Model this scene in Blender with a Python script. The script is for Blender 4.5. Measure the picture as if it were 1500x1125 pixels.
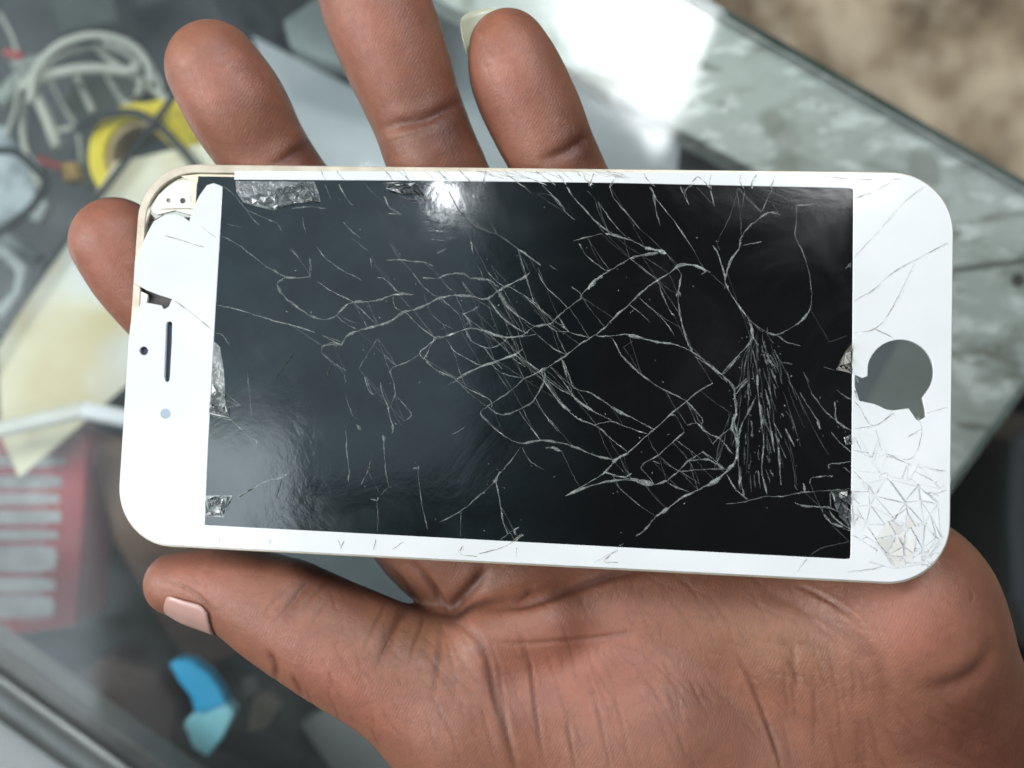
import bpy, bmesh, math, random
import numpy as np
from mathutils import Vector, Matrix, Euler
random.seed(7); np.random.seed(7)
S = 0.001                        # everything is written in millimetres
F, CZ = 1518.0, 170.0            # focal length in photo pixels, camera height over the phone (mm)
scene = bpy.context.scene
for o in list(bpy.data.objects): bpy.data.objects.remove(o)

# ------------------------------------------------------------------ camera, world, lamps, exposure
cam = bpy.data.cameras.new('camera'); camo = bpy.data.objects.new('camera', cam)
scene.collection.objects.link(camo); scene.camera = camo
camo.location = (0, 0, CZ*S)
cam.sensor_width = 36; cam.lens = 36*F/1500.0
cam.clip_start = 0.005; cam.clip_end = 30
cam.dof.use_dof = True; cam.dof.focus_distance = 0.169; cam.dof.aperture_fstop = 11.5; cam.dof.aperture_blades = 0

w = bpy.data.worlds.new('World'); scene.world = w; w.use_nodes = True
w.node_tree.nodes['Background'].inputs[0].default_value = (0.92, 0.97, 1.0, 1)
w.node_tree.nodes['Background'].inputs[1].default_value = 0.065

def area(name, loc, target, sx, sy, radiance, color, shape='RECTANGLE', roll=0):
    l = bpy.data.lights.new(name, 'AREA'); l.shape = shape; l.size = sx; l.size_y = sy
    l.energy = radiance*math.pi*sx*sy*(1 if shape == 'RECTANGLE' else math.pi/4); l.color = color
    o = bpy.data.objects.new(name, l); scene.collection.objects.link(o)
    o.location = loc
    d = Vector(target)-Vector(loc)
    o.rotation_euler = (d.to_track_quat('-Z', 'Y').to_matrix() @ Matrix.Rotation(roll, 3, 'Z')).to_euler()
    return o
area('daylight_opening', (-2.56, -0.82, 3.0), (-2.56, -0.82, 0), 2.4, 2.3, 3.5, (0.78, 0.92, 1.0))
area('key_lamp_side', (-1.65, 0.15, 1.0), (0, 0, 0), 1.0, 1.0, 11.8, (1.0, 0.98, 0.955))  # added key lamp from the left, kept out of the glass reflections
area('daylight_upper', (-1.50, 0.90, 3.0), (-1.50, 0.90, 0), 1.5, 1.5, 0.62, (0.62, 0.84, 1.0))
area('fill_lamp_far', (0.66, 0.86, 0.80), (0.12, 0.05, -0.10), 0.6, 0.6, 1.6, (0.95, 0.98, 1.0))  # added lamp to brighten the counter's right bars
area('fill_lamp_high', (2.10, 1.20, 3.0), (2.10, 1.20, 0), 1.6, 1.4, 1.5, (0.90, 0.97, 1.0))  # added lamp, lays a dim sky-like reflection over the right bars
# added lamp, tilted to a diamond: mirrors as the wedge of glare on the counter glass
glare_area_lamp = area('glare_lamp', (0.094, 0.314, 0.45), (0.04, 0.075, -0.11), 0.19, 0.19, 24.0, (0.93, 0.97, 1.0))
_z = (Vector((0.100, 0.304, 0.45))-Vector((0.04, 0.075, -0.11))).normalized()
_y = Vector((-0.2, 0.98, 0.0)); _y = (_y-_y.dot(_z)*_z).normalized(); _x = _y.cross(_z)
_m = Matrix((_x, _y, _z)).transposed()
glare_area_lamp.rotation_euler = (_m @ Matrix.Rotation(math.radians(56), 3, 'Y') @ Matrix.Rotation(math.radians(45), 3, 'Z')).to_euler()
area('bulb', (-0.0967, 0.1373, 0.30), (-0.0106, 0.032, 0), 0.006, 0.006, 150.0, (0.95, 0.98, 1.0), 'ELLIPSE')
sp = bpy.data.lights.new('ground_fill_spot', 'SPOT'); sp.energy = 150; sp.color = (1.0, 0.95, 0.86); sp.spot_size = math.radians(48); sp.spot_blend = 0.6; sp.shadow_soft_size = 0.05  # added spot, brightens the ground beyond the counter
spo = bpy.data.objects.new('ground_fill_spot', sp); scene.collection.objects.link(spo); spo.location = (2.2, 1.3, 1.2)
spo.rotation_euler = (Vector((1.05, 0.55, -0.9))-Vector((2.2, 1.3, 1.2))).to_track_quat('-Z', 'Y').to_euler()

scene.view_settings.view_transform = 'Standard'; scene.view_settings.look = 'None'
scene.view_settings.exposure = 0.28; scene.view_settings.gamma = 1.0
scene.view_settings.use_curve_mapping = False

# ------------------------------------------------------------------ helpers
def P(px, py, z=0.0):
    """point (mm) seen at photo pixel px,py when it lies at height z"""
    d = CZ-z
    return ((px-750)/F*d, (562.5-py)/F*d, z)
def PX(v):
    d = CZ-v[..., 2]
    return 750+F*v[..., 0]/d, 562.5-F*v[..., 1]/d
def tag(o, label=None, cat=None, group=None, kind=None):
    for k, v in (('label', label), ('category', cat), ('group', group), ('kind', kind)):
        if v: o[k] = v
    return o
def link(o, parent=None):
    scene.collection.objects.link(o)
    if parent is not None: o.parent = parent
    return o
def empty(name, loc=(0, 0, 0), rot=(0, 0, 0)):
    o = bpy.data.objects.new(name, None); o.empty_display_size = 0.01
    o.location = [c*S for c in loc]; o.rotation_euler = rot
    return link(o)
def mesh(name, verts, faces, mat, parent=None, smooth=False, off=(0, 0, 0)):
    """verts in mm; off = the parent's own location in mm"""
    me = bpy.data.meshes.new(name)
    me.from_pydata([((v[0]-off[0])*S, (v[1]-off[1])*S, (v[2]-off[2])*S) for v in verts], [], faces)
    bm = bmesh.new(); bm.from_mesh(me); bmesh.ops.recalc_face_normals(bm, faces=bm.faces[:]); bm.to_mesh(me); bm.free()
    me.update()
    if smooth: me.polygons.foreach_set('use_smooth', [True]*len(me.polygons))
    if mat: me.materials.append(mat)
    return link(bpy.data.objects.new(name, me), parent)
def bevel(o, wd, seg=2, ang=40):
    m = o.modifiers.new('bevel', 'BEVEL'); m.width = wd*S; m.segments = seg; m.limit_method = 'ANGLE'; m.angle_limit = math.radians(ang)
    return o
def slab(name, poly, z0, z1, mat, parent=None, off=(0, 0, 0), bev=0, px=True):
    """upright prism over a polygon; poly in photo pixels at height z1 (px) or mm"""
    pts = [P(x, y, z1)[:2] for x, y in poly] if px else poly
    n = len(pts)
    v = [(x, y, z1) for x, y in pts]+[(x, y, z0) for x, y in pts]
    f = [tuple(range(n)), tuple(range(2*n-1, n-1, -1))]+[(i, i+n, (i+1) % n+n, (i+1) % n) for i in range(n)]
    o = mesh(name, v, f, mat, parent, off=off)
    if bev: bevel(o, bev)
    return o
def catmull(pts, n=8):
    pts = [np.array(p, float) for p in pts]
    if len(pts) < 3: return [pts[0]+(pts[-1]-pts[0])*t for t in np.linspace(0, 1, n)]
    q = [2*pts[0]-pts[1]]+pts+[2*pts[-1]-pts[-2]]
    out = []
    for i in range(1, len(q)-2):
        a, b, c, d = q[i-1:i+3]
        for t in np.linspace(0, 1, n, endpoint=False):
            out.append(0.5*((2*b)+(c-a)*t+(2*a-5*b+4*c-d)*t*t+(3*b-a-3*c+d)*t**3))
    out.append(pts[-1]); return out
def tube(name, pts, r, mat, parent=None, off=(0, 0, 0), seg=10, flat=1.0):
    """round cord through points in mm"""
    c = catmull(pts, 8); v = []; f = []
    for i, p in enumerate(c):
        t = c[min(i+1, len(c)-1)]-c[max(i-1, 0)]; t = t/np.linalg.norm(t)
        s = np.cross(t, (0, 0, 1.0)); s /= (np.linalg.norm(s)+1e-9); u = np.cross(s, t)
        for k in range(seg):
            a = 2*math.pi*k/seg; v.append(tuple(p+r*(math.cos(a)*s+flat*math.sin(a)*u)))
    for i in range(len(c)-1):
        for k in range(seg):
            f.append((i*seg+k, i*seg+(k+1) % seg, (i+1)*seg+(k+1) % seg, (i+1)*seg+k))
    f.append(tuple(range(seg))); f.append(tuple(range(len(c)*seg-seg, len(c)*seg)))
    return mesh(name, v, f, mat, parent, True, off)

class NT:
    def __init__(s, name):
        s.m = bpy.data.materials.new(name); s.m.use_nodes = True; s.t = s.m.node_tree
        s.t.nodes.clear(); s.out = s.t.nodes.new('ShaderNodeOutputMaterial')
    def n(s, typ, ins=None, **kw):
        nd = s.t.nodes.new('ShaderNode'+typ)
        for k, v in kw.items(): setattr(nd, k, v)
        for k, v in (ins or {}).items():
            if isinstance(v, bpy.types.NodeSocket): s.t.links.new(v, nd.inputs[k])
            else: nd.inputs[k].default_value = v
        return nd
    def obj(s): return s.n('TexCoord').outputs['Object']
    def noise(s, scale, detail=4, rough=0.55, vec=None, dist=0.0):
        return s.n('TexNoise', {'Vector': vec if vec is not None else s.obj(), 'Scale': scale, 'Detail': detail, 'Roughness': rough, 'Distortion': dist}).outputs['Fac']
    def ramp(s, fac, stops):
        nd = s.n('ValToRGB', {'Fac': fac}); r = nd.color_ramp
        while len(r.elements) < len(stops): r.elements.new(0.5)
        for e, (p, c) in zip(r.elements, stops):
            e.position = p; e.color = (c if isinstance(c, tuple) else (c, c, c))+(1,)
        return nd.outputs['Color']
    def mix(s, fac, a, b, mode='MIX'):
        nd = s.n('Mix', data_type='RGBA', blend_type=mode)
        for k, v in ((0, fac), (6, a), (7, b)):
            if isinstance(v, bpy.types.NodeSocket): s.t.links.new(v, nd.inputs[k])
            else: nd.inputs[k].default_value = (v+(1,) if isinstance(v, tuple) else v)
        return nd.outputs[2]
    def math(s, op, a, b=0.0):
        nd = s.n('Math', operation=op)
        for k, v in ((0, a), (1, b)):
            if isinstance(v, bpy.types.NodeSocket): s.t.links.new(v, nd.inputs[k])
            else: nd.inputs[k].default_value = v
        return nd.outputs[0]
    def bump(s, h, dist, strength=1.0):
        return s.n('Bump', {'Height': h, 'Distance': dist, 'Strength': strength}).outputs['Normal']
    def end(s, sh): s.t.links.new(sh, s.out.inputs['Surface']); return s.m
    def pbr(s, **kw):
        nd = s.n('BsdfPrincipled')
        for k, v in kw.items():
            k = k.replace('_', ' ')
            if isinstance(v, bpy.types.NodeSocket): s.t.links.new(v, nd.inputs[k])
            else: nd.inputs[k].default_value = (v+(1,) if isinstance(v, tuple) and len(v) == 3 and k != 'Subsurface Radius' else v)
        return nd.outputs[0]
def simple(name, c, c2=None, rough=0.5, scale=60, spec=0.4, bumpd=0.0002, **kw):
    t = NT(name); c2 = c2 or tuple(x*0.75 for x in c)
    nz = t.noise(scale, 5)
    col = t.ramp(nz, [(0.35, c2), (0.62, c)])
    return t.end(t.pbr(Base_Color=col, Roughness=rough, Specular_IOR_Level=spec, Normal=t.bump(nz, bumpd), **kw))

M = {}
# greenish painted sheet metal with scuffs
def m_metal(name, base, dark, light):
    t = NT(name)
    mp = t.n('Mapping', {'Vector': t.obj(), 'Rotation': (0, 0, math.radians(33)), 'Scale': (1, 2.6, 1)}).outputs[0]
    a = t.noise(34, 7, 0.62, mp, 0.5); b = t.noise(85, 5, 0.6, mp); c = t.noise(16, 4, 0.6)
    col = t.ramp(a, [(0.34, dark), (0.46, base), (0.58, base), (0.72, light)])
    col = t.mix(t.ramp(b, [(0.53, 0.0), (0.62, 0.85)]), col, light)
    col = t.mix(t.ramp(c, [(0.56, 0.0), (0.66, 0.8)]), col, dark)
    st = t.noise(48, 3, 0.5)
    col = t.mix(t.ramp(st, [(0.63, 0.0), (0.69, 0.6)]), col, (0.16, 0.17, 0.12))
    return t.end(t.pbr(Base_Color=col, Roughness=t.ramp(a, [(0.3, 0.7), (0.7, 0.45)]), Metallic=0.15, Normal=t.bump(a, 0.0004)))
M['rim'] = m_metal('painted_sheet_metal', (0.45, 0.49, 0.45), (0.20, 0.215, 0.165), (0.76, 0.80, 0.76))
M['rim_grey'] = simple('dull_aluminium', (0.27, 0.26, 0.245), (0.22, 0.21, 0.20), 0.55, 60)
M['rail'] = simple('bright_rail', (0.12, 0.128, 0.124), (0.08, 0.085, 0.083), 0.35, 30, Metallic=0.5)
def m_glass():
    t = NT('counter_glass')
    fr = t.n('Fresnel', {'IOR': 1.32}).outputs[0]
    sm = t.noise(40, 5, 0.6, t.n('Mapping', {'Vector': t.obj(), 'Rotation': (0, 0, math.radians(40)), 'Scale': (0.45, 1.6, 1)}).outputs[0], 0.4)
    g = t.n('BsdfGlossy', {'Color': (1, 1, 1, 1), 'Roughness': t.ramp(sm, [(0.38, 0.03), (0.68, 0.20)])}).outputs[0]
    tr = t.n('BsdfTransparent', {'Color': (0.983, 0.992, 0.988, 1)}).outputs[0]
    m = t.n('MixShader', {0: fr, 1: tr, 2: g}).outputs[0]
    du = t.n('BsdfDiffuse', {'Color': (0.62, 0.68, 0.68, 1)}).outputs[0]
    dust = t.ramp(t.noise(30, 7, 0.65, None, 1.2), [(0.38, 0.006), (0.75, 0.05)])
    return t.end(t.n('MixShader', {0: dust, 1: m, 2: du}).outputs[0])
M['glass'] = m_glass()
M['glass_edge'] = simple('green_glass_edge', (0.10, 0.15, 0.125), (0.05, 0.08, 0.065), 0.15, 90)
def m_ground():
    t = NT('sandy_ground')
    a = t.noise(9, 7, 0.62); b = t.noise(26, 5, 0.6); g = t.noise(1.3, 3, 0.5)
    col = t.ramp(a, [(0.36, (0.12, 0.09, 0.06)), (0.50, (0.30, 0.24, 0.165)), (0.64, (0.60, 0.52, 0.39))])
    col = t.mix(t.ramp(b, [(0.5, 0.0), (0.68, 0.6)]), col, (0.62, 0.55, 0.44))
    return t.end(t.pbr(Base_Color=col, Roughness=0.9, Normal=t.bump(a, 0.02)))
M['ground'] = m_ground()
M['shelf'] = simple('dark_shelf', (0.050, 0.060, 0.058), (0.022, 0.028, 0.028), 0.4, 26)
M['side'] = simple('painted_panel', (0.22, 0.24, 0.22), (0.13, 0.14, 0.13), 0.6, 12)

# ------------------------------------------------------------------ setting: ground and the glass counter
GZ = -110.0
g = mesh('ground', [(-6000, -6000, -900), (6000, -6000, -900), (6000, 6000, -900), (-6000, 6000, -900)], [(0, 1, 2, 3)], M['ground'])
tag(g, kind='structure')
counter = empty('glass_counter', P(600, 500, -900))
tag(counter, 'glass topped display counter with scuffed grey green metal edges below the hand', 'display counter')
CO = P(600, 500, -900)
oA, oB, oC, oD = (1654, 356), (640, 1735), (-1250, 300), (-600, -929)      # outer corners right, bottom, left, top (pixels at glass height)
iA, iB, iC, iD = (1376, 398), (680, 1372), (-1000, 240), (-430, -581)
gl = slab('glass_pane', [(1662, 356), (640, 1743), (-1262, 300), (-600, -940)], GZ-5, GZ, M['glass'], counter, CO)
gl.data.materials.append(M['glass_edge'])
for p_ in gl.data.polygons:
    if abs(p_.normal.z) < 0.5: p_.material_index = 1
def bar(q, m, z1=GZ-5.4, z0=GZ-19, bev=0.8): return slab('frame_bar', q, z0, z1, m, counter, CO, bev)
bar([oD, oA, iA, iD], M['rim']); bar([oA, oB, iB, iA], M['rim'])
bar([(-1250, 300), (640, 1735), (680, 1430), (-230, 790), (-1000, 250)], M['rim_grey']); bar([oC, oD, iD, iC], M['rim'])
tube('edge_rail', [P(-260, 835, GZ+0.5), P(60, 1060, GZ+0.5), P(420, 1320, GZ+0.5)], 6.0, M['rail'], counter, CO, flat=0.5)
slab('shelf', [oA, oB, oC, oD], -222, -216, M['shelf'], counter, CO)
for a, b in ((oD, oA), (oA, oB), (oB, oC), (oC, oD)):
    A = P(a[0], a[1], GZ-19.5); B = P(b[0], b[1], GZ-19.5)
    d = np.array(B[:2])-np.array(A[:2]); nrm = np.array((-d[1], d[0])); nrm = nrm/np.linalg.norm(nrm)*3
    c0 = np.array(P(550, 600, GZ-19.5)[:2]); 
    if np.dot(nrm, c0-np.array(A[:2])) < 0: nrm = -nrm
    q = [tuple(np.array(A[:2])+nrm*.6), tuple(np.array(B[:2])+nrm*.6), tuple(np.array(B[:2])+nrm*1.6), tuple(np.array(A[:2])+nrm*1.6)]
    slab('side_panel', q, -899.5, GZ-19.5, M['side'], counter, CO, px=False)
# scratches / seam / screw of the right bar
seam = slab('seam', [(1380, 396), (1440, 388), (1520, 376), (1600, 372), (1600, 377), (1520, 382), (1440, 394), (1380, 402)], GZ-5.4, GZ-4.9-0.3, simple('seam_dark', (0.16, 0.165, 0.145)), counter, CO)
slab('hole_shade_sheet', [(1360, 430), (1388, 470), (1384, 640), (1240, 660), (1282, 566), (1318, 498)], GZ-5.6, GZ-5.12, simple('hole_shade_grey', (0.26, 0.29, 0.27), (0.21, 0.235, 0.215), 0.5, 30), counter, CO)  # added dark sheet below the home hole, shade put into its colour
slab('hole_shade_strip', [(1360, 430), (1317, 499), (1281, 566), (1239, 660), (1215, 660), (1235, 480)], GZ-5.6, GZ-5.10, simple('hole_shade_strip_grey', (0.17, 0.20, 0.20), (0.14, 0.165, 0.165), 0.5, 30), counter, CO)  # added darker strip beside it, deeper shade put into its colour
sc = P(1492, 410, GZ-5)
sv = [(sc[0]+1.9*math.cos(a), sc[1]+1.9*math.sin(a), GZ-5.15) for a in np.linspace(0, 2*math.pi, 20, endpoint=False)]
mesh('screw_hole', sv, [tuple(range(20))], simple('rust_dark', (0.05, 0.05, 0.04)), counter, off=CO)

# ------------------------------------------------------------------ things lying inside the counter
SH = -216.0
def item(name, label, cat, poly, z1, z0, mat, bev=0.6, group=None):
    o = slab(name, poly, z0, z1, mat, bev=bev); return tag(o, label, cat, group)
def m_card():
    t = NT('cream_card'); a = t.noise(30, 4, 0.5); b = t.noise(14, 3)
    c = t.ramp(a, [(0.38, (0.62, 0.53, 0.28)), (0.6, (0.80, 0.77, 0.56))])
    c = t.mix(t.ramp(b, [(0.5, 0.0), (0.62, 0.9)]), c, (0.72, 0.76, 0.76))
    return t.end(t.pbr(Base_Color=c, Roughness=0.5))
card = item('cream_card', 'cream yellow card lying under the counter glass left of the phone', 'card',
     [(168, 238), (345, 200), (350, 480), (190, 560), (28, 700), (2, 640), (-4, 500), (60, 412)], -150, -151.2, m_card(), 0)
item('pale_sheet', 'large pale grey sheet under the glass behind the raised fingers', 'plastic sheet',
     [(370, 52), (470, 104), (560, 150), (640, -60), (900, -160), (1010, 60), (1000, 168), (975, 420), (480, 440), (420, 240)], -188, -190, simple('pale_plastic', (0.76, 0.82, 0.84), (0.58, 0.65, 0.67), 0.5, 14), 0)
item('grey_tray', 'dull grey blue tray corner above the pale sheet between two fingers', 'tray',
     [(415, 30), (500, -30), (620, -60), (585, 120), (480, 92), (425, 70)], -160, -172, simple('grey_tray_plastic', (0.30, 0.35, 0.35), (0.20, 0.25, 0.25), 0.5, 22))
item('dark_plate', 'dark grey plate under the glass beside the thumb web', 'plate',
     [(120, 590), (420, 520), (700, 700), (640, 1000), (420, 920), (160, 660)], -175, -178, simple('dark_plate_grey', (0.14, 0.17, 0.18), (0.07, 0.085, 0.09), 0.4, 18))
# red carton with worn white print
red = slab('red_carton', [(-40, 636), (100, 618), (128, 640), (122, 760), (108, 918), (20, 930), (-60, 925)], -186, -160, simple('red_carton_board', (0.38, 0.022, 0.028), (0.27, 0.015, 0.02), 0.45, 30), bev=0.6)
tag(red, 'red carton with blurred white lettering under the glass at the left', 'carton')
wm = simple('worn_white_print', (0.52, 0.54, 0.54), (0.30, 0.28, 0.28), 0.5, 90)
vs = []; fs = []
rows = [(668, 684, 96), (696, 716, 92), (722, 740, 88), (747, 768, 90), (776, 792, 86), (799, 838, 84), (846, 868, 82), (872, 906, 80)]
for y0, y1, x1 in rows:
    pts = [(-50, y0), (x1-18, y0), (x1-14, y0+3), (x1-5, y0+1), (x1, (y0+y1)/2), (x1-6, y1-1), (x1-12, y1-4), (x1-22, y1), (-50, y1)]
    b0 = len(vs); vs += [P(x, y, -159.8) for x, y in pts]; fs.append(tuple(range(b0, b0+len(pts))))
mesh('white_print', vs, fs, wm, red)
# yellow tape roll
def ring(name, c, r0, r1, z0, z1, mat, parent=None, n=48, ang=(0, 2*math.pi), off=(0, 0, 0)):
    v = []; f = []
    for i in range(n):
        a = 2*math.pi*i/n
        for r, z in ((r1, z1), (r1, z0), (r0, z0), (r0, z1)): v.append((c[0]+r*math.cos(a), c[1]+r*math.sin(a), z))
    for i in range(n):
        j = (i+1) % n
        for k in range(4): f.append((i*4+k, j*4+k, j*4+(k+1) % 4, i*4+(k+1) % 4))
    return bevel(mesh(name, v, f, mat, parent, False, off), 0.4)
tc = P(203, 226, -150); roll = empty('tape_roll', (tc[0], tc[1], -172))
tag(roll, 'yellow roll of tape with a beige core under the glass', 'tape roll'); RO = (tc[0], tc[1], -172)
M['yellow'] = simple('yellow_tape', (0.80, 0.66, 0.04), (0.66, 0.52, 0.02), 0.35, 50)
ring('tape', tc, 11.5, 16.6, -172, -152, M['yellow'], roll, off=RO)
ring('core', tc, 9.6, 11.4, -172, -153.5, simple('beige_core', (0.55, 0.42, 0.22)), roll, off=RO)
item('yellow_packet', 'small yellow packet beside the tape roll next to the middle finger', 'packet',
     [(212, 150), (262, 138), (300, 180), (282, 240), (240, 205), (214, 180)], -158, -168, M['yellow'])
# cables
M['wcab'] = simple('grey_white_cable', (0.50, 0.52, 0.45), (0.36, 0.38, 0.33), 0.45, 30)
M['bcab'] = simple('black_cable', (0.030, 0.035, 0.032), (0.018, 0.02, 0.02), 0.4, 30)
def cab(name, label, px, r, mat, z=-152, group=None, flat=1.0, zz=None):
    pts = [P(x, y, (z if zz is None else zz[i])) for i, (x, y) in enumerate(px)]
    return tag(tube(name, pts, r, mat, flat=flat), label, 'cable', group)
GW = 'pale cables bundled inside the counter'
cab('pale_cable', 'pale cable arching highest over the bundle at top left', [(45, 150), (52, 105), (85, 68), (135, 52), (185, 62), (215, 90), (222, 122)], 1.3, M['wcab'], -150, GW)
cab('pale_cable', 'pale cable running level through the middle of the bundle', [(30, 128), (80, 108), (135, 100), (190, 104), (205, 92)], 1.7, M['wcab'], -154, GW)
cab('pale_cable', 'pale cable slanting down from the arch towards the yellow tape roll', [(138, 68), (165, 90), (205, 118), (248, 148)], 1.1, M['wcab'], -158, GW)
cab('pale_cable', 'pale thick cable end hanging down left of the tape roll', [(42, 112), (58, 150), (72, 182), (84, 216)], 1.8, M['wcab'], -160, GW)
cab('pale_cable', 'short pale cable end hanging in the middle of the bundle', [(112, 112), (124, 138), (136, 164)], 1.1, M['wcab'], -163, GW)
cab('pale_cable', 'pale thin cable curving to the yellow tape roll edge', [(156, 108), (168, 130), (184, 150), (208, 160)], 1.0, M['wcab'], -166, GW)
cab('pale_cable', 'thin pale cable going down at the far left of the bundle', [(48, 120), (36, 160), (34, 200), (44, 240), (60, 275)], 1.0, M['wcab'], -168, GW)
cab('pale_cable', 'thin pale loop crossing dark gap above the tape roll', [(84, 192), (110, 186), (135, 178), (190, 150), (225, 110), (205, 80), (170, 62)], 0.8, M['wcab'], -171, GW)
cab('pale_cable', 'thin pale cable arching just under the highest arch of the bundle', [(50, 140), (64, 104), (100, 78), (150, 70), (190, 84), (206, 112), (200, 140)], .7, M['wcab'], -156, GW)
cab('pale_cable', 'thin pale cable dropping from the arch to the yellow roll at right', [(150, 60), (190, 80), (224, 104), (236, 134), (230, 158)], .7, M['wcab'], -159, GW)
cab('pale_cable', 'hair thin pale cable looping low at the far left edge', [(0, 20), (20, 60), (28, 110), (22, 160), (8, 200)], .6, M['wcab'], -165, GW)
cab('pale_cable', 'hair thin pale cable hanging beside the thick cable end', [(70, 110), (90, 150), (112, 190), (118, 236), (112, 262)], .6, M['wcab'], -169, GW)
for i, (a, lab) in enumerate([([(0, 150), (30, 120), (50, 100)], 'short grey cable stub leaving the bundle to the left'), ([(25, 88), (45, 98), (70, 92)], 'grey knot of cable where the bundle is tied')]):
    cab('grey_cable', lab, a, 3.4, simple('cable_grey', (0.33, 0.37, 0.33)), -175)
GB = 'black cables inside the counter'
cab('black_cable', 'straight black cable crossing diagonally over the cream card corner', [(262, 130), (225, 182), (150, 280), (70, 388), (20, 462), (-40, 560)], 1.1, M['bcab'], -146, GB)
cab('black_cable', 'black cable arching over the yellow tape roll', [(110, 190), (150, 170), (195, 165), (232, 184), (270, 222), (300, 262)], 1.3, M['bcab'], -148, GB)
cab('black_cable', 'black cable bowing out from the left edge of the picture', [(-30, 222), (20, 222), (52, 248), (66, 268), (45, 305), (0, 340), (-40, 372)], 1.3, M['bcab'], -148, GB)
cab('red_wire', 'short red wire left of the pale cable bundle', [(8, 76), (22, 82), (34, 80)], 1.4, simple('red_wire_skin', (0.42, 0.06, 0.06)), -158)
cab('red_wire', 'short red wire below the pale cable bundle', [(56, 232), (74, 240), (92, 246)], 1.3, simple('red_wire_skin_dull', (0.36, 0.07, 0.06)), -158)
item('orange_connector', 'small orange connector beside the red wire', 'connector', [(88, 238), (108, 236), (114, 262), (94, 266)], -156, -162, simple('ochre', (0.42, 0.26, 0.06)))
item('clear_bag', 'crumpled pale plastic bag under the glass at the left edge', 'plastic bag',
     [(-30, 178), (8, 184), (30, 214), (62, 240), (52, 300), (30, 318), (-30, 345)], -176, -182, simple('bag_plastic', (0.46, 0.53, 0.55), (0.16, 0.19, 0.20), 0.25, 90), 1.5)
item('pale_chip', 'small pale plastic chip under the black bowed cable', 'plastic piece', [(40, 300), (62, 282), (70, 300), (58, 326), (42, 320)], -176, -180, simple('chip_plastic', (0.42, 0.48, 0.46)))
item('grey_bracket', 'grey bracket at the left edge below the plastic bag', 'bracket', [(-30, 330), (10, 342), (56, 372), (48, 384), (6, 362), (-30, 354)], -170, -176, simple('bracket_grey', (0.20, 0.24, 0.24)))
item('glass_dish', 'rounded pale plastic rim at the left edge above the cream card', 'dish', [(-40, 352), (10, 360), (38, 392), (30, 430), (0, 470), (-10, 455), (18, 424), (22, 398), (0, 376), (-40, 370)], -164, -168, simple('dish_pale', (0.40, 0.44, 0.43)), 1.0)
for i, (q, lab) in enumerate([
    ([(300, -20), (380, -30), (470, 20), (400, 60), (330, 50)], 'black block behind the middle finger'),
    ([(60, -40), (160, -40), (170, 30), (90, 50)], 'dark green block at the top left behind the cables'),
    ([(110, 110), (215, 112), (200, 165), (140, 185), (92, 160)], 'dark olive block under the pale cable bundle')]):
    item('dark_block', lab, 'block', q, -190, -212, simple('dark_block_%d' % i, [(0.008, 0.01, 0.01), (0.04, 0.055, 0.045), (0.045, 0.06, 0.035)][i], None, 0.4, 25))
cab('wooden_stick', 'thin wooden stick beside the diagonal black cable', [(200, 245), (150, 312), (100, 385), (78, 418)], 1.3, simple('stick', (0.50, 0.44, 0.33)), -153)
bpy.data.objects['wooden_stick']['category'] = 'stick'
# white charging cable with its plug
pl = P(150, 606, -130)
plug = empty('charging_cable', (pl[0], pl[1], -134)); PO = (pl[0], pl[1], -134)
tag(plug, 'white cable with a plug end lying over the card left of the phone', 'cable')
M['wplug'] = simple('white_plug_plastic', (0.85, 0.87, 0.88), (0.80, 0.82, 0.84), 0.3)
tube('plug', [P(122, 601, -132), P(150, 606, -132), P(200, 616, -132)], 2.6, M['wplug'], plug, PO, 14, 0.8)
tube('cord', [P(-60, 640, -136), P(0, 629, -136), P(70, 613, -135), P(124, 601, -133)], 2.4, simple('white_cord', (0.66, 0.66, 0.60), (0.6, 0.6, 0.54), 0.4), plug, PO, 10, 0.5)
# blue clip and scraps
bl = slab('blue_strip', [(246, 972), (262, 966), (281, 968), (306, 987), (322, 1008), (333, 1030), (300, 1044), (284, 1042), (279, 1022), (262, 1000)], -134, -128, simple('blue_plastic', (0.01, 0.58, 0.98), (0.01, 0.52, 0.95), 0.35), bev=0.8)
tag(bl, 'bright blue bent plastic strip with light cyan end under the glass', 'plastic strip')
slab('pale_end', [(284, 1043), (300, 1045), (334, 1031), (344, 1044), (326, 1082), (303, 1110), (282, 1097), (268, 1060)], -134, -127.5, simple('cyan_plastic', (0.40, 0.90, 0.99), (0.34, 0.86, 0.98), 0.3), bl, bev=0.8)
item('beige_scrap', 'small beige scrap just right of the blue strip', 'scrap', [(372, 1022), (392, 1016), (412, 1034), (392, 1068), (362, 1074), (366, 1044)], -170, -176, simple('beige', (0.42, 0.36, 0.26)))
item('grey_scrap', 'small grey scrap above the beige scrap', 'scrap', [(352, 996), (372, 992), (380, 1012), (360, 1022)], -172, -176, simple('greyscrap', (0.28, 0.27, 0.25)))
item('brown_reflection_patch', 'brown patch added for a reflection in the glass left of the blue strip', 'reflection', [(100, 1000), (150, 960), (230, 985), (262, 1040), (250, 1095), (180, 1080), (120, 1060)], -185, -205, simple('brown_patch_colour', (0.13, 0.075, 0.06), (0.075, 0.045, 0.04), 0.45, 30), 2.5)  # added slab, a brown reflection in the glass put into its colour
item('brown_reflection_band', 'dark brown band added for a reflection, slanting down between the red carton and the thumb', 'reflection_band', [(128, 640), (205, 640), (262, 760), (300, 860), (345, 960), (285, 985), (225, 900), (165, 790)], -168, -172, simple('brown_band_colour', (0.22, 0.13, 0.09), (0.13, 0.08, 0.06), 0.45, 20), 1.0)  # added band, its colour imitates the brown reflection on the glass
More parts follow.
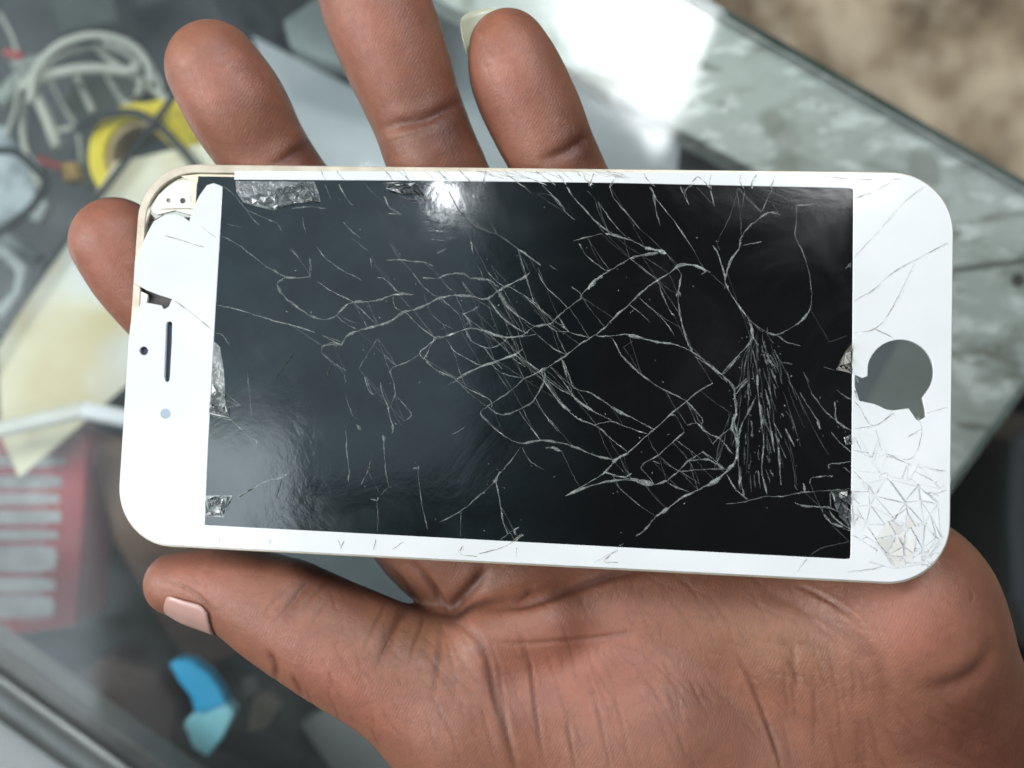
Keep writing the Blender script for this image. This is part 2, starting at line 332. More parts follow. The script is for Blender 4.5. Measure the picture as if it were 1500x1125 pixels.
item('light_box', 'pale box corner under the glass below the thumb', 'box', [(440, 1062), (520, 1010), (700, 1100), (640, 1250), (520, 1180)], -150, -160, simple('pale_box', (0.30, 0.31, 0.30), (0.24, 0.25, 0.24), 0.5, 20))
# dark things beyond the counter's right edge
item('black_cloth', 'black cloth heaped beyond the counter edge right of the phone', 'cloth', [(1300, 640), (1420, 560), (1560, 480), (1640, 640), (1620, 900), (1540, 1100), (1380, 1050), (1280, 850)], -420, -899, simple('black_cloth_fabric', (0.005, 0.007, 0.009), (0.002, 0.003, 0.004), 0.8, 12), 12)
item('grey_bucket', 'grey plastic bucket edge beyond the palm at the right border', 'bucket', [(1478, 640), (1560, 600), (1620, 760), (1600, 980), (1520, 960), (1482, 880), (1474, 760)], -330, -418, simple('grey_bucket_plastic', (0.07, 0.078, 0.082), (0.05, 0.055, 0.058), 0.5, 9), 8)

# ------------------------------------------------------------------ hand: one continuous surface from a distance field
PH_LOC = np.array((1.67732826, 3.7723056, 1.72437498))
PH_ROT = [math.radians(a) for a in (-4.0597377, -6.0691824, -1.89402953)]
Rm = np.array(Euler(PH_ROT, 'XYZ').to_matrix())
def LOC(px, py, z=0.0):
    """phone-local mm of the point of the phone's face seen at photo pixel px,py"""
    n = Rm[:, 2]; t = PH_LOC+n*z; d = np.array([(px-750)/F, (562.5-py)/F, -1.0]); o = np.array([0, 0, CZ])
    s = ((t-o)@n)/(d@n); q = Rm.T@(o+s*d-PH_LOC); return (q[0], q[1])

H = 0.72
lo = np.array([-95.0, -100.0, -72.0]); hi = np.array([140.0, 100.0, 14.0])
nx, ny, nz = [int((hi[i]-lo[i])/H)+1 for i in range(3)]
ax = [lo[i]+H*np.arange(n) for i, n in enumerate((nx, ny, nz))]
field = np.full((nx, ny, nz), 50.0, np.float32)
def node(px, py, z, rpx): return np.array((*P(px, py, z), rpx*(CZ-z)/F))
def smin(a, b, k):
    h = np.clip(0.5+0.5*(b-a)/k, 0, 1); return b*(1-h)+a*h-k*h*(1-h)
def cone(field, A, B, k, squash=1.0):
    a, ra, b, rb = A[:3], A[3], B[:3], B[3]
    m = max(ra, rb)+k+2.5
    i0 = [max(0, int((min(a[i], b[i])-m-lo[i])/H)) for i in range(3)]
    i1 = [min((nx, ny, nz)[i], int((max(a[i], b[i])+m-lo[i])/H)+2) for i in range(3)]
    if any(i1[i] <= i0[i] for i in range(3)): return
    X = ax[0][i0[0]:i1[0]][:, None, None]; Y = ax[1][i0[1]:i1[1]][None, :, None]; Z = ax[2][i0[2]:i1[2]][None, None, :]
    d = b-a; L2 = float(d@d)+1e-9
    t = np.clip(((X-a[0])*d[0]+(Y-a[1])*d[1]+(Z-a[2])*d[2])/L2, 0, 1)
    dist = np.sqrt((X-a[0]-t*d[0])**2+(Y-a[1]-t*d[1])**2+((Z-a[2]-t*d[2])*squash)**2)-(ra+(rb-ra)*t)
    sl = (slice(i0[0], i1[0]), slice(i0[1], i1[1]), slice(i0[2], i1[2]))
    field[sl] = smin(field[sl], dist.astype(np.float32), k)
def chain(nodes, k, squash=1.0, target=None):
    f = field if target is None else target
    N = [node(*n) for n in nodes]
    C = catmull(N, 5)
    for a, b in zip(C[:-1], C[1:]): cone(f, a, b, 0.25, squash)
THUMB = [(258, 855, -12.5, 47), (302, 857, -12, 55), (352, 868, -12, 66), (412, 898, -12, 80), (500, 945, -11.5, 90), (590, 990, -12, 100), (700, 1040, -15, 135)]
INDEX = [(170, 355, -16, 66), (210, 410, -18, 68), (300, 500, -21, 70), (430, 610, -24, 76), (560, 700, -25, 88), (665, 775, -24, 106)]
MIDDLE = [(312, 100, -11, 69), (348, 158, -12.5, 74), (386, 224, -15.5, 67.5), (440, 310, -18, 71), (560, 480, -24, 82), (760, 660, -28, 105)]
RING = [(520, -100, -8, 72), (548, 0, -9.5, 80), (578, 80, -11, 77.5), (613, 172, -13, 69), (643, 250, -14, 70), (715, 400, -24, 72), (890, 620, -30, 100)]
PINKY = [(744, 72, -9, 58), (757, 112, -9.5, 69), (784, 172, -11, 70), (814, 236, -12, 64.5), (862, 320, -15, 62), (960, 470, -22, 80), (1060, 640, -25, 100)]
for ch in (INDEX, MIDDLE, RING, PINKY):
    f2 = np.full_like(field, 50.0); chain(ch, 1.2, 1.0, f2); field = smin(field, f2, 0.15)
del f2
# palm
for a, b, k in [
    ((665, 775, -24, 106), (880, 900, -22, 130), 5), ((760, 660, -28, 105), (950, 880, -24, 150), 5),
    ((910, 620, -27, 110), (1050, 880, -24, 160), 5), ((1060, 640, -25, 100), (1240, 880, -17, 150), 5),
    ((880, 900, -20, 120), (1180, 930, -21, 165), 5), ((1180, 930, -19, 160), (1312, 905, -11.5, 136), 6),
    ((1312, 905, -11.5, 136), (1440, 1240, -26, 160), 7), ((1250, 1010, -22, 170), (1400, 1300, -32, 230), 8),
    ((1400, 1300, -34, 230), (2100, 2000, -44, 250), 8), ((1000, 1130, -30, 210), (1400, 1300, -34, 230), 8)]:
    cone(field, node(*a), node(*b), k)
f3 = np.full_like(field, 50.0); chain(THUMB, 1.5, 1.0, f3)
cone(f3, node(700, 1040, -15, 135), node(930, 1060, -19.5, 185), 4)
cone(f3, node(930, 1060, -19.5, 185), node(1080, 1120, -24, 200), 4)
field = smin(field, f3, 3.2); del f3
# small pads
for q in [((430, 868, -10, 40), (470, 900, -10, 44), 3), ((720, 935, -6, 50), (800, 915, -6, 50), 5), ((1330, 860, -7, 90), (1350, 960, -10, 90), 4)]:
    cone(field, node(*q[0]), node(*q[1]), q[2])
# flesh pressed flat against the back of the phone
X, Y, Z = np.meshgrid(ax[0], ax[1], ax[2], indexing='ij')
q = [Rm[0, i]*(X-PH_LOC[0])+Rm[1, i]*(Y-PH_LOC[1])+Rm[2, i]*(Z-PH_LOC[2]) for i in range(3)]
bx = np.maximum(np.maximum(np.abs(q[0])-67.2, np.abs(q[1]+0.4)-32.6), -(q[2]+2.35)).astype(np.float32)
field = np.maximum(field, -bx); del q, bx, X, Y, Z
def surface_nets(v):
    ins = v < 0
    nxx, nyy, nzz = v.shape
    cnt = np.zeros((nxx-1, nyy-1, nzz-1), np.int8)
    for dx in (0, 1):
        for dy in (0, 1):
            for dz in (0, 1): cnt += ins[dx:nxx-1+dx, dy:nyy-1+dy, dz:nzz-1+dz]
    act = (cnt > 0) & (cnt < 8)
    idx = np.full(act.shape, -1, np.int64); cells = np.argwhere(act); idx[act] = np.arange(len(cells))
    acc = np.zeros((len(cells), 3)); num = np.zeros(len(cells))
    i, j, k = cells.T
    for axis in range(3):
        o1, o2 = [a for a in range(3) if a != axis]
        for u in (0, 1):
            for w_ in (0, 1):
                c0 = [i.copy(), j.copy(), k.copy()]; c0[o1] += u; c0[o2] += w_
                c1 = [c.copy() for c in c0]; c1[axis] += 1
                a = v[tuple(c0)]; b = v[tuple(c1)]; cr = (a < 0) != (b < 0)
                t = np.where(cr, a/(a-b+1e-12), 0)
                p = np.stack([c.astype(float) for c in c0], 1); p[:, axis] += t
                acc[cr] += p[cr]; num[cr] += 1
    vert = acc/num[:, None]
    faces = []
    for axis in range(3):
        o1, o2 = [(1, 2), (2, 0), (0, 1)][axis]
        sl0 = [slice(None)]*3; sl1 = [slice(None)]*3
        sl0[axis] = slice(0, -1); sl1[axis] = slice(1, None)
        A = ins[tuple(sl0)]; B = ins[tuple(sl1)]
        e = np.argwhere(A != B)
        ok = (e[:, o1] > 0) & (e[:, o2] > 0) & (e[:, o1] < v.shape[o1]-1) & (e[:, o2] < v.shape[o2]-1)
        e = e[ok]; flip = A[tuple(e.T)]
        qd = []
        for du, dv in ((-1, -1), (0, -1), (0, 0), (-1, 0)):
            c = e.copy(); c[:, o1] += du; c[:, o2] += dv; qd.append(idx[tuple(c.T)])
        qd = np.stack(qd, 1); qd[~flip] = qd[~flip][:, ::-1]
        faces.append(qd)
    return vert, np.concatenate(faces)
vert, faces = surface_nets(field)
vert = lo+vert*H
def smooth_v(vert, E, it, lam):
    for _ in range(it):
        s = np.zeros_like(vert); c = np.zeros(len(vert))
        for a, b in ((E[:, 0], E[:, 1]), (E[:, 1], E[:, 0])):
            for d in range(3): s[:, d] += np.bincount(a, vert[b, d], len(vert))
            c += np.bincount(a, minlength=len(vert))
        vert = vert+lam*(s/np.maximum(c, 1)[:, None]-vert)
    return vert
E = np.concatenate([faces[:, [0, 1]], faces[:, [1, 2]], faces[:, [2, 3]], faces[:, [3, 0]]])
vert = smooth_v(vert, E, 5, 0.5)
me = bpy.data.meshes.new('hand'); me.from_pydata(vert.tolist(), [], faces.tolist()); me.update()
ho = bpy.data.objects.new('tmp', me); link(ho)
sb = ho.modifiers.new('s', 'SUBSURF'); sb.levels = 1; sb.render_levels = 1
dg = bpy.context.evaluated_depsgraph_get()
hm = bpy.data.meshes.new_from_object(ho.evaluated_get(dg)); bpy.data.objects.remove(ho); hm.name = 'hand'
n = len(hm.vertices); co = np.empty(n*3); hm.vertices.foreach_get('co', co); co = co.reshape(-1, 3)
no = np.empty(n*3); hm.vertex_normals.foreach_get('vector', no); no = no.reshape(-1, 3)
px, py = PX(co)
def segdist(poly, sm=True):
    c = catmull([(x, y, 0) for x, y in poly], 6) if sm and len(poly) > 2 else [np.array((x, y, 0.)) for x, y in poly]
    best = np.full(n, 1e9); tt = np.zeros(n); L = len(c)-1
    for i in range(L):
        a, b = c[i][:2], c[i+1][:2]; d = b-a
        t = np.clip(((px-a[0])*d[0]+(py-a[1])*d[1])/(d@d+1e-9), 0, 1)
        q = np.hypot(px-a[0]-t*d[0], py-a[1]-t*d[1]); m = q < best
        best[m] = q[m]; tt[m] = (i+t[m])/L
    return best, tt
# skin creases: (polyline in photo pixels, half width px, depth mm, darkness)
CR = [
 ([(418, 912), (430, 882), (448, 862), (472, 845)], 10, 0.45, .42), ([(400, 915), (425, 888), (446, 858), (462, 850)], 3, .3, .4), ([(440, 905), (452, 880), (470, 862), (488, 850)], 3, .3, .35), ([(385, 905), (402, 880), (425, 855)], 2.5, .2, .25), ([(455, 920), (468, 896), (490, 870)], 2.5, .2, .25),
 ([(548, 985), (562, 955), (576, 922), (592, 892), (594, 878)], 8, 0.6, .5), ([(530, 960), (545, 925), (560, 895), (566, 878)], 2.5, .25, .3), ([(596, 990), (606, 950), (618, 915), (620, 895)], 3, .3, .35), ([(552, 980), (578, 925), (588, 888)], 3, .4, .5),
 ([(648, 905), (644, 950), (640, 985), (634, 1030)], 4, .5, .5),
 ([(648, 908), (672, 880), (700, 850), (715, 828)], 8, 1.4, .9),
 ([(648, 905), (690, 925), (712, 960), (722, 1000), (735, 1050), (752, 1110), (765, 1150)], 6, .7, .6),
 ([(715, 930), (730, 980), (738, 1030), (745, 1075), (760, 1140)], 3, .4, .5),
 ([(760, 915), (778, 980), (785, 1040), (798, 1125)], 3.2, .45, .5),
 ([(700, 895), (740, 890), (775, 885), (830, 868), (880, 850), (930, 838), (990, 832)], 6, .9, .7),
 ([(745, 888), (768, 872), (785, 858)], 4, .6, .6),
 ([(690, 938), (760, 942), (830, 938), (900, 930), (950, 922)], 3, .35, .35),
 ([(830, 1040), (836, 1085), (845, 1130)], 2.5, .35, .4), ([(868, 1010), (880, 1060), (896, 1130)], 2.5, .3, .35),
 ([(1075, 950), (1100, 1000), (1120, 1050), (1138, 1100), (1148, 1140)], 3, .5, .6),
 ([(1150, 960), (1165, 985), (1172, 1010)], 4, .4, .35), ([(1140, 930), (1162, 955), (1170, 970)], 5, .4, .2),
 ([(1090, 862), (1150, 880), (1210, 910), (1262, 942), (1292, 975), (1300, 1020), (1296, 1080)], 10, .5, .28),
 ([(1160, 855), (1200, 872), (1250, 905), (1280, 940)], 3, .5, .35),
 ([(1180, 905), (1215, 930), (1240, 955)], 4, .35, .25),
 ([(1340, 1010), (1390, 1005), (1430, 985), (1462, 940)], 12, 1.1, .35),
 ([(555, 192), (585, 182), (620, 176), (655, 160), (688, 138)], 8, .9, .55), ([(560, 212), (600, 200), (640, 186)], 3, .3, .3),
 ([(392, 246), (420, 232), (446, 214), (462, 200)], 8, .8, .55),
 ([(786, 236), (820, 226), (850, 208), (864, 192)], 8, .8, .55),
 ([(620, 845), (640, 865), (652, 885), (660, 905)], 4, .7, .6), ([(560, 820), (590, 850), (612, 880), (628, 902)], 3, .5, .5),
 ([(600, 822), (622, 842), (640, 868), (648, 900)], 5, .7, .55),
 ([(388, 950), (402, 972), (406, 1000)], 4, .5, .7), ([(425, 985), (436, 1005), (446, 1020)], 3, .5, .5),
 ([(240, 848), (262, 856), (285, 868), (304, 888), (310, 914)], 3, .35, .4),
 ([(1420, 860), (1425, 875), (1420, 885)], 2, .2, .2),
]
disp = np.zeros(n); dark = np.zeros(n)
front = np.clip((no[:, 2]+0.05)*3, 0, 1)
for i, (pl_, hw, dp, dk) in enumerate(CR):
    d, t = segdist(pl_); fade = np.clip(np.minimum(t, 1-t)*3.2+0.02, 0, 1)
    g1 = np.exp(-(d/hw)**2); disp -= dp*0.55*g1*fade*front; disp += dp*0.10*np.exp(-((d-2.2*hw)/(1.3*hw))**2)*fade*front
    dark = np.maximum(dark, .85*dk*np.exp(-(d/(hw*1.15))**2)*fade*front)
# many faint wrinkle lines on the ball of the thumb, the thumb and the heel of the hand
rs = np.random.RandomState(3)
def hatch(cnt, x0, x1, y0, y1, ang, spread, ln, hw, dp, dk):
    for _ in range(cnt):
        x = rs.uniform(x0, x1); y = rs.uniform(y0, y1); a = math.radians(ang+rs.uniform(-spread, spread)); l = ln*rs.uniform(.5, 1.3)
        m = [(x-l*math.cos(a), y-l*math.sin(a)), (x+rs.uniform(-4, 4), y+rs.uniform(-4, 4)), (x+l*math.cos(a), y+l*math.sin(a))]
        sel = (np.abs(px-x) < l+12) & (np.abs(py-y) < l+12) & (no[:, 2] > 0)
        ii = np.nonzero(sel)[0]
        if len(ii) == 0: continue
        best = np.full(len(ii), 1e9); tt = np.zeros(len(ii))
        for s_ in range(2):
            A = np.array(m[s_]); B = np.array(m[s_+1]); D = B-A
            t = np.clip(((px[ii]-A[0])*D[0]+(py[ii]-A[1])*D[1])/(D@D), 0, 1)
            q = np.hypot(px[ii]-A[0]-t*D[0], py[ii]-A[1]-t*D[1]); mm = q < best; best[mm] = q[mm]; tt[mm] = (s_+t[mm])/2
        fd = np.clip(np.minimum(tt, 1-tt)*4, 0, 1); gg = np.exp(-(best/hw)**2)*fd
        disp[ii] -= dp*0.5*gg; dark[ii] = np.maximum(dark[ii], dk*gg)
hatch(34, 640, 1000, 940, 1110, 68, 12, 60, 2.0, .16, .22)
hatch(20, 820, 1120, 880, 1060, 60, 14, 40, 2.0, .13, .16)
hatch(26, 450, 700, 900, 1080, 62, 16, 32, 2.0, .17, .22)
hatch(26, 450, 700, 900, 1080, -28, 14, 26, 1.6, .06, .12)
hatch(26, 900, 1300, 850, 1000, 25, 20, 36, 2.0, .14, .18)
hatch(16, 1150, 1300, 960, 1120, 80, 14, 50, 3.0, .16, .2)
hatch(14, 1280, 1440, 1020, 1120, 35, 25, 40, 3.0, .15, .2)
hatch(18, 250, 420, 830, 930, 15, 20, 22, 2.0, .08, .1)
hatch(70, 640, 1250, 850, 1120, 66, 20, 22, 1.6, .13, .16)
hatch(40, 640, 1250, 850, 1120, -15, 20, 16, 1.5, .05, .08)
hatch(50, 430, 700, 860, 1100, 60, 24, 16, 1.6, .12, .15)
hatch(40, 1180, 1460, 860, 1120, 20, 60, 18, 1.8, .10, .12)
for (x0, x1, y0, y1, a_) in ((270, 430, 60, 230, 62), (500, 680, 10, 240, 70), (700, 850, 60, 240, 66), (110, 190, 310, 450, 55)):
    hatch(12, x0, x1, y0, y1, a_, 15, 26, 2.2, .07, .09)
co2 = co+no*disp[:, None]
hm.vertices.foreach_set('co', (co2*S).ravel())
# skin pigment: pinkish palm side, dark back of the hand, shade painted on flanks and thumb
def lerp(a, b, t): return a*(1-t[:, None])+b*t[:, None]
def blob(x, y, rx, ry, ang=0):
    a = math.radians(ang); u = (px-x)*math.cos(a)+(py-y)*math.sin(a); v = -(px-x)*math.sin(a)+(py-y)*math.cos(a)
    return np.exp(-((u/rx)**2+(v/ry)**2))
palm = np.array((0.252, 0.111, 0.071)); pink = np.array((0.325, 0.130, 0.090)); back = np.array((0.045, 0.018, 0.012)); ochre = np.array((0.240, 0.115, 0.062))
brown = np.array((0.105, 0.036, 0.022))
col = np.tile(palm, (n, 1))
pk = np.zeros(n)
for b_ in [(305, 120, 60, 75, 55), (540, 20, 60, 110, 0), (745, 120, 50, 90, 0), (150, 370, 60, 90, 0), (290, 850, 80, 45, 15), (1330, 915, 70, 60, 0), (850, 985, 130, 80, 0), (500, 1000, 140, 40, 35)]:
    pk = np.maximum(pk, blob(*b_))
col = lerp(col, pink, 0.95*pk)
col = lerp(col, ochre, 0.8*np.maximum(blob(1130, 945, 110, 45, 10), blob(600, 930, 60, 30, 30)))
col = lerp(col, brown, 0.9*np.clip(np.maximum.reduce([blob(1450, 1110, 120, 110), blob(450, 225, 30, 28, 0), blob(655, 190, 60, 60), blob(850, 215, 40, 50), blob(480, 845, 60, 26, 25), blob(640, 195, 110, 18, -20)*.6]), 0, 1))  # brown wrist and finger joints, plus painted shade on the thumb by the phone
side = np.clip((0.56-no[:, 2])/0.70, 0, 1); side = side*side*(3-2*side)  # own dark tone of the sides, deepened with painted shade
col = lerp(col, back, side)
crease_c = np.array((0.055, 0.017, 0.010))
col = col*np.array((0.85, 0.82, 0.80))
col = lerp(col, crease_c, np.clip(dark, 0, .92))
at = hm.color_attributes.new('pigment_shade', 'FLOAT_COLOR', 'POINT')
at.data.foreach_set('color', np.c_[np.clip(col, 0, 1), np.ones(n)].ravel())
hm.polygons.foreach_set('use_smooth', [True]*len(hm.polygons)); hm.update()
def m_skin():
    t = NT('skin'); v = t.n('VertexColor', layer_name='pigment_shade').outputs[0]
    a = t.noise(90, 5, 0.6); f = t.noise(850, 6, 0.78, None, 0.6); mott = t.noise(260, 6, 0.68)
    col = t.mix(t.ramp(a, [(0.3, 0.5), (0.7, 0.0)]), v, t.mix(1.0, v, (0.72, 0.62, 0.60), 'MULTIPLY'))
    col = t.mix(t.ramp(mott, [(0.40, 0.0), (0.72, 0.6)]), col, t.mix(1.0, v, (1.30, 1.24, 1.16), 'MULTIPLY'))
    wv = t.n('TexWave', {'Vector': t.n('Mapping', {'Vector': t.obj(), 'Rotation': (0, 0, math.radians(25))}).outputs[0], 'Scale': 620.0, 'Distortion': 9.0, 'Detail': 2.0, 'Detail Scale': 0.35}).outputs['Fac']
    h = t.math('ADD', t.math('MULTIPLY', wv, 0.07), t.math('MULTIPLY', f, 1.0))
    nm = t.bump(h, 0.00016, 0.85)
    return t.end(t.pbr(Base_Color=col, Roughness=t.ramp(a, [(0.3, 0.37), (0.7, 0.52)]), Specular_IOR_Level=0.45, Normal=nm,
                       Subsurface_Weight=0.12, Subsurface_Radius=(1.0, 0.35, 0.2), Subsurface_Scale=0.0016))
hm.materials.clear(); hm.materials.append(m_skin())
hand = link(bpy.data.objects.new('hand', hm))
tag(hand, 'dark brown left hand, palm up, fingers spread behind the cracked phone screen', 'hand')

def nail(name, base, tip, r, r2, nrm, half, beyond, mat, w0=0.92, lift=0.25, sq=1.0):
    """curved plate: base->tip along the finger (mm), wrapped about the axis around direction nrm"""
    base, tip, nrm = map(lambda q: np.array(q, float), (base, tip, nrm))
    t = tip-base; L = np.linalg.norm(t); t /= L; nrm = nrm-(nrm@t)*t; nrm /= np.linalg.norm(nrm); s = np.cross(t, nrm)
    NU, NV = 16, 14; top = []; 
    for i in range(NU+1):
        u = i/NU; y = u*(L+beyond)
        round_ = 1.0-0.30*(max(0, u-0.72)/0.28)**2.2 - 0.16*(max(0, 0.2-u)/0.2)**2
        for j in range(NV+1):
            v = (j/NV*2-1); a = v*half*round_*w0
            rr = r+(r2-r)*min(u*1.15, 1)+lift-0.9*(max(0, u-0.45)/0.55)**2*r*0.16
            yy = y-0.6*(v*v)*(1.6 if u > .5 else -1.2)*abs(u-.5)*2
            top.append(base+t*yy+rr*(math.cos(a)*nrm*sq+math.sin(a)*s))
    nV = len(top); bot = [p-nrm*0.35 for p in top]
    f = []
    for i in range(NU):
        for j in range(NV):
            k = i*(NV+1)+j; f.append((k, k+1, k+NV+2, k+NV+1)); f.append((k+nV, k+NV+1+nV, k+NV+2+nV, k+1+nV))
    rim = [j for j in range(NV+1)]+[(i+1)*(NV+1)+NV for i in range(NU)]+[NU*(NV+1)+j for j in range(NV-1, -1, -1)]+[i*(NV+1) for i in range(NU-1, 0, -1)]
    for a, b in zip(rim, rim[1:]+rim[:1]): f.append((a, b, b+nV, a+nV))
    return mesh(name, [tuple(p) for p in top+bot], f, mat, hand, True)
M['nail_pink'] = simple('pink_nail', (0.45, 0.275, 0.235), (0.39, 0.225, 0.19), 0.28, 200, 0.5, 0.00005)
M['nail_cream'] = simple('cream_nail', (0.55, 0.56, 0.42), (0.46, 0.46, 0.34), 0.35, 250, 0.5, 0.00005)
a0 = np.array(P(348, 880, -12)); a1 = np.array(P(262, 857, -12.5))
o = nail('fingernail', np.array(P(332, 866, -12)), np.array(P(258, 853, -12.3)), 7.4, 5.9, (-0.22, -0.97, 0.42), 1.05, 1.6, M['nail_pink'], lift=0.42); o['label'] = 'pink thumbnail at the lower left'
b0 = np.array(P(768, 140, -10)); b1 = np.array(P(742, 75, -9.2))
o = nail('fingernail', b0, b1, 6.6, 6.6, (-0.45, 0.10, -0.88), 1.0, 9.6, M['nail_cream'], lift=0.2); o['label'] = 'long cream nail behind the little finger'

# ------------------------------------------------------------------ the cracked phone screen
ph = bpy.data.objects.new('phone_screen', None); ph.empty_display_size = 0.02; link(ph)
ph.location = [c*S for c in PH_LOC]; ph.rotation_euler = PH_ROT
tag(ph, 'shattered smartphone screen with white bezel and missing home button held in the hand', 'phone screen')
def outline(poly): return [LOC(x, y) for x, y in poly]
def plate(name, polys, z0, z1, mat, bev=0.1, local=False, parent=ph):
    """flat plate with holes: polygons in photo pixels, first is the outline"""
    cu = bpy.data.curves.new('c', 'CURVE'); cu.dimensions = '2D'; cu.fill_mode = 'BOTH'
    th = (z1-z0)/2; cu.extrude = max(th-bev, 0.001); cu.bevel_depth = bev; cu.bevel_resolution = 1; cu.offset = -bev
    for p in polys:
        q = p if local else outline(p)
        s = cu.splines.new('POLY'); s.points.add(len(q)-1)
        for k, (x, y) in enumerate(q): s.points[k].co = (x, y, 0, 1)
        s.use_cyclic_u = True
    t = bpy.data.objects.new('t', cu); link(t); dg = bpy.context.evaluated_depsgraph_get(); dg.update()
    m = bpy.data.meshes.new_from_object(t.evaluated_get(dg)); bpy.data.objects.remove(t)
    for v in m.vertices: v.co = Vector((v.co.x*S, v.co.y*S, (v.co.z+(z0+z1)/2)*S))
    m.materials.clear(); m.materials.append(mat); m.name = name
    return link(bpy.data.objects.new(name, m), parent)
def arc(cx, cy, r, a0, a1, n=10): return [(cx+r*math.cos(math.radians(a0+(a1-a0)*i/n)), cy+r*math.sin(math.radians(a0+(a1-a0)*i/n))) for i in range(n+1)]
def rrect(x0, x1, y0, y1, r, n=10):
    return arc(x1-r, y1-r, r, 90, 0, n)+arc(x1-r, y0+r, r, 0, -90, n)+arc(x0+r, y0+r, r, -90, -180, n)+arc(x0+r, y1-r, r, 180, 90, n)
def m_white():
    t = NT('white_bezel_glass'); a = t.noise(45, 4); 
    return t.end(t.pbr(Base_Color=t.ramp(a, [(0.3, (0.53, 0.545, 0.55)), (0.7, (0.60, 0.61, 0.615))]), Roughness=0.16, Specular_IOR_Level=0.5, Coat_Weight=0.3, Coat_Roughness=0.05))
M['white'] = m_white()
M['cream'] = simple('cream_frame_plastic', (0.66, 0.60, 0.47), (0.54, 0.47, 0.34), 0.4, 240, 0.5, 0.0001)
M['gold'] = simple('pale_gold_rim', (0.60, 0.54, 0.44), (0.48, 0.42, 0.33), 0.3, 300, 0.5, 0.00005, Metallic=0.3)
M['lighttan'] = simple('bright_bracket', (0.74, 0.72, 0.64), (0.62, 0.60, 0.52), 0.35, 260, 0.5, 0.0001)
X0, X1, Y0, Y1, RR = -67.0, 67.1, -32.55, 31.75, 9.6
inn = rrect(X0+1.15, X1-1.15, Y0+1.15, Y1-1.15, RR-1.1)
plate('frame', [rrect(X0-0.25, X1+0.25, Y0-0.35, Y1+0.3, RR), inn], -2.1, -0.62, M['gold'], 0.15, True)
bez = [(343, 249)]
TR = [LOC(343, 249)]
bz = [LOC(343, 250)]+[(X1-RR, Y1)]+arc(X1-RR, Y1-RR, RR, 84, 0, 12)+arc(X1-RR, Y0+RR, RR, 0, -90, 12)+arc(X0+RR, Y0+RR, RR, -90, -180, 12)
bz += [LOC(*p) for p in [(188, 500), (191, 474), (198, 452), (213, 443), (236, 447), (240, 453), (247, 449), (252, 438), (232, 432), (214, 425), (196, 414), (197, 383), (206, 362), (216, 340), (225, 324), (240, 315), (256, 313), (268, 317), (277, 324), (282, 306), (292, 286), (303, 271), (313, 268), (326, 273)]]
win = [LOC(*p) for p in [(322, 350), (313, 500), (305, 650), (299.5, 769), (600, 785), (900, 801), (1240, 819), (1245, 818), (1246, 813), (1248, 600), (1250, 281), (1249, 276.5), (1244, 275.5), (900, 268), (600, 264.5), (343, 263)]]
home = [LOC(*p) for p in [(1271, 551), (1263, 554), (1252.5, 549), (1252.5, 566), (1259, 587), (1282, 592), (1299, 600), (1309, 601), (1331, 598), (1336, 605), (1342, 614), (1346, 616.5), (1356, 611), (1355, 600), (1351, 583)]]
c_ = (1319, 545); rx, ry = 48.5, 47.5
home += [LOC(c_[0]+rx*math.cos(math.radians(a)), c_[1]-ry*math.sin(math.radians(a))) for a in range(-40, 176, 9)]
ear = [LOC(*p) for p in [(243.5, 476), (245, 472), (249, 470.5), (252, 473), (251.5, 500), (248.5, 553), (247.5, 558), (244.5, 560), (241, 557), (240.5, 552), (242.5, 500)]]
def circ(x, y, r, n=18): return [LOC(x+r*math.cos(2*math.pi*i/n), y+r*math.sin(2*math.pi*i/n)) for i in range(n)]
plate('white_bezel', [bz+win, home, ear, circ(210.5, 514, 6.2)], -0.72, 0.0, M['white'], 0.09, True)
M['hole'] = simple('dark_blue_hole', (0.035, 0.05, 0.075), (0.03, 0.04, 0.06), 0.35, 300)
plate('earpiece_mesh', [[LOC(*p) for p in [(238, 466), (256, 466), (253, 564), (236, 564)]]], -1.2, -0.74, M['hole'], 0.02, True)
plate('camera_hole', [circ(210.5, 514, 9)], -1.2, -0.74, M['hole'], 0.02, True)
plate('proximity_sensor', [circ(242.5, 606, 7.6)], -0.3, 0.012, simple('grey_lens', (0.30, 0.37, 0.42), (0.24, 0.30, 0.35), 0.2, 300), 0.01, True)
# home flex cable edge seen in the button hole is the counter below, so nothing is put there

def m_lcd():
    t = NT('black_display'); o_ = t.obj()
    big = t.noise(55, 5, 0.6, None, 0.8); fine = t.noise(420, 5, 0.65)
    mp = t.n('Mapping', {'Vector': o_, 'Scale': (1.0, 1.5, 1.0), 'Rotation': (0, 0, math.radians(60))}).outputs[0]
    stk = t.noise(60, 6, 0.62, mp, 0.6)
    # greasy film: wiped patches, with the left side's bluish reflection put into the colour
    x = t.n('SeparateXYZ', {'Vector': o_}).outputs[0]
    left = t.ramp(t.math('ADD', t.math('MULTIPLY', x, 10.0), 0.52), [(0.02, 1.0), (0.48, 0.60), (0.66, 0.03)])
    film_reflection = t.math('MULTIPLY', t.ramp(stk, [(0.32, 0.10), (0.78, 1.0)]), left)
    base = t.mix(t.math('MULTIPLY', film_reflection, 0.75), (0.0008, 0.0010, 0.0014), (0.012, 0.024, 0.0265))
    rough = t.ramp(big, [(0.34, 0.07), (0.66, 0.17)])
    nm = t.bump(t.math('ADD', big, t.math('MULTIPLY', fine, 0.03)), 0.0004, 0.16)
    return t.end(t.pbr(Base_Color=base, Roughness=rough, Specular_IOR_Level=0.75, Normal=nm, Coat_Weight=0.25, Coat_Roughness=0.06, Coat_IOR=1.45))
M['lcd'] = m_lcd()
plate('display', [[LOC(*p) for p in [(290, 258), (343, 259), (1251, 271), (1251.5, 827), (297, 777), (303, 600), (316, 420), (322, 360), (284, 345)]]], -1.5, -0.08, M['lcd'], 0.03, True)
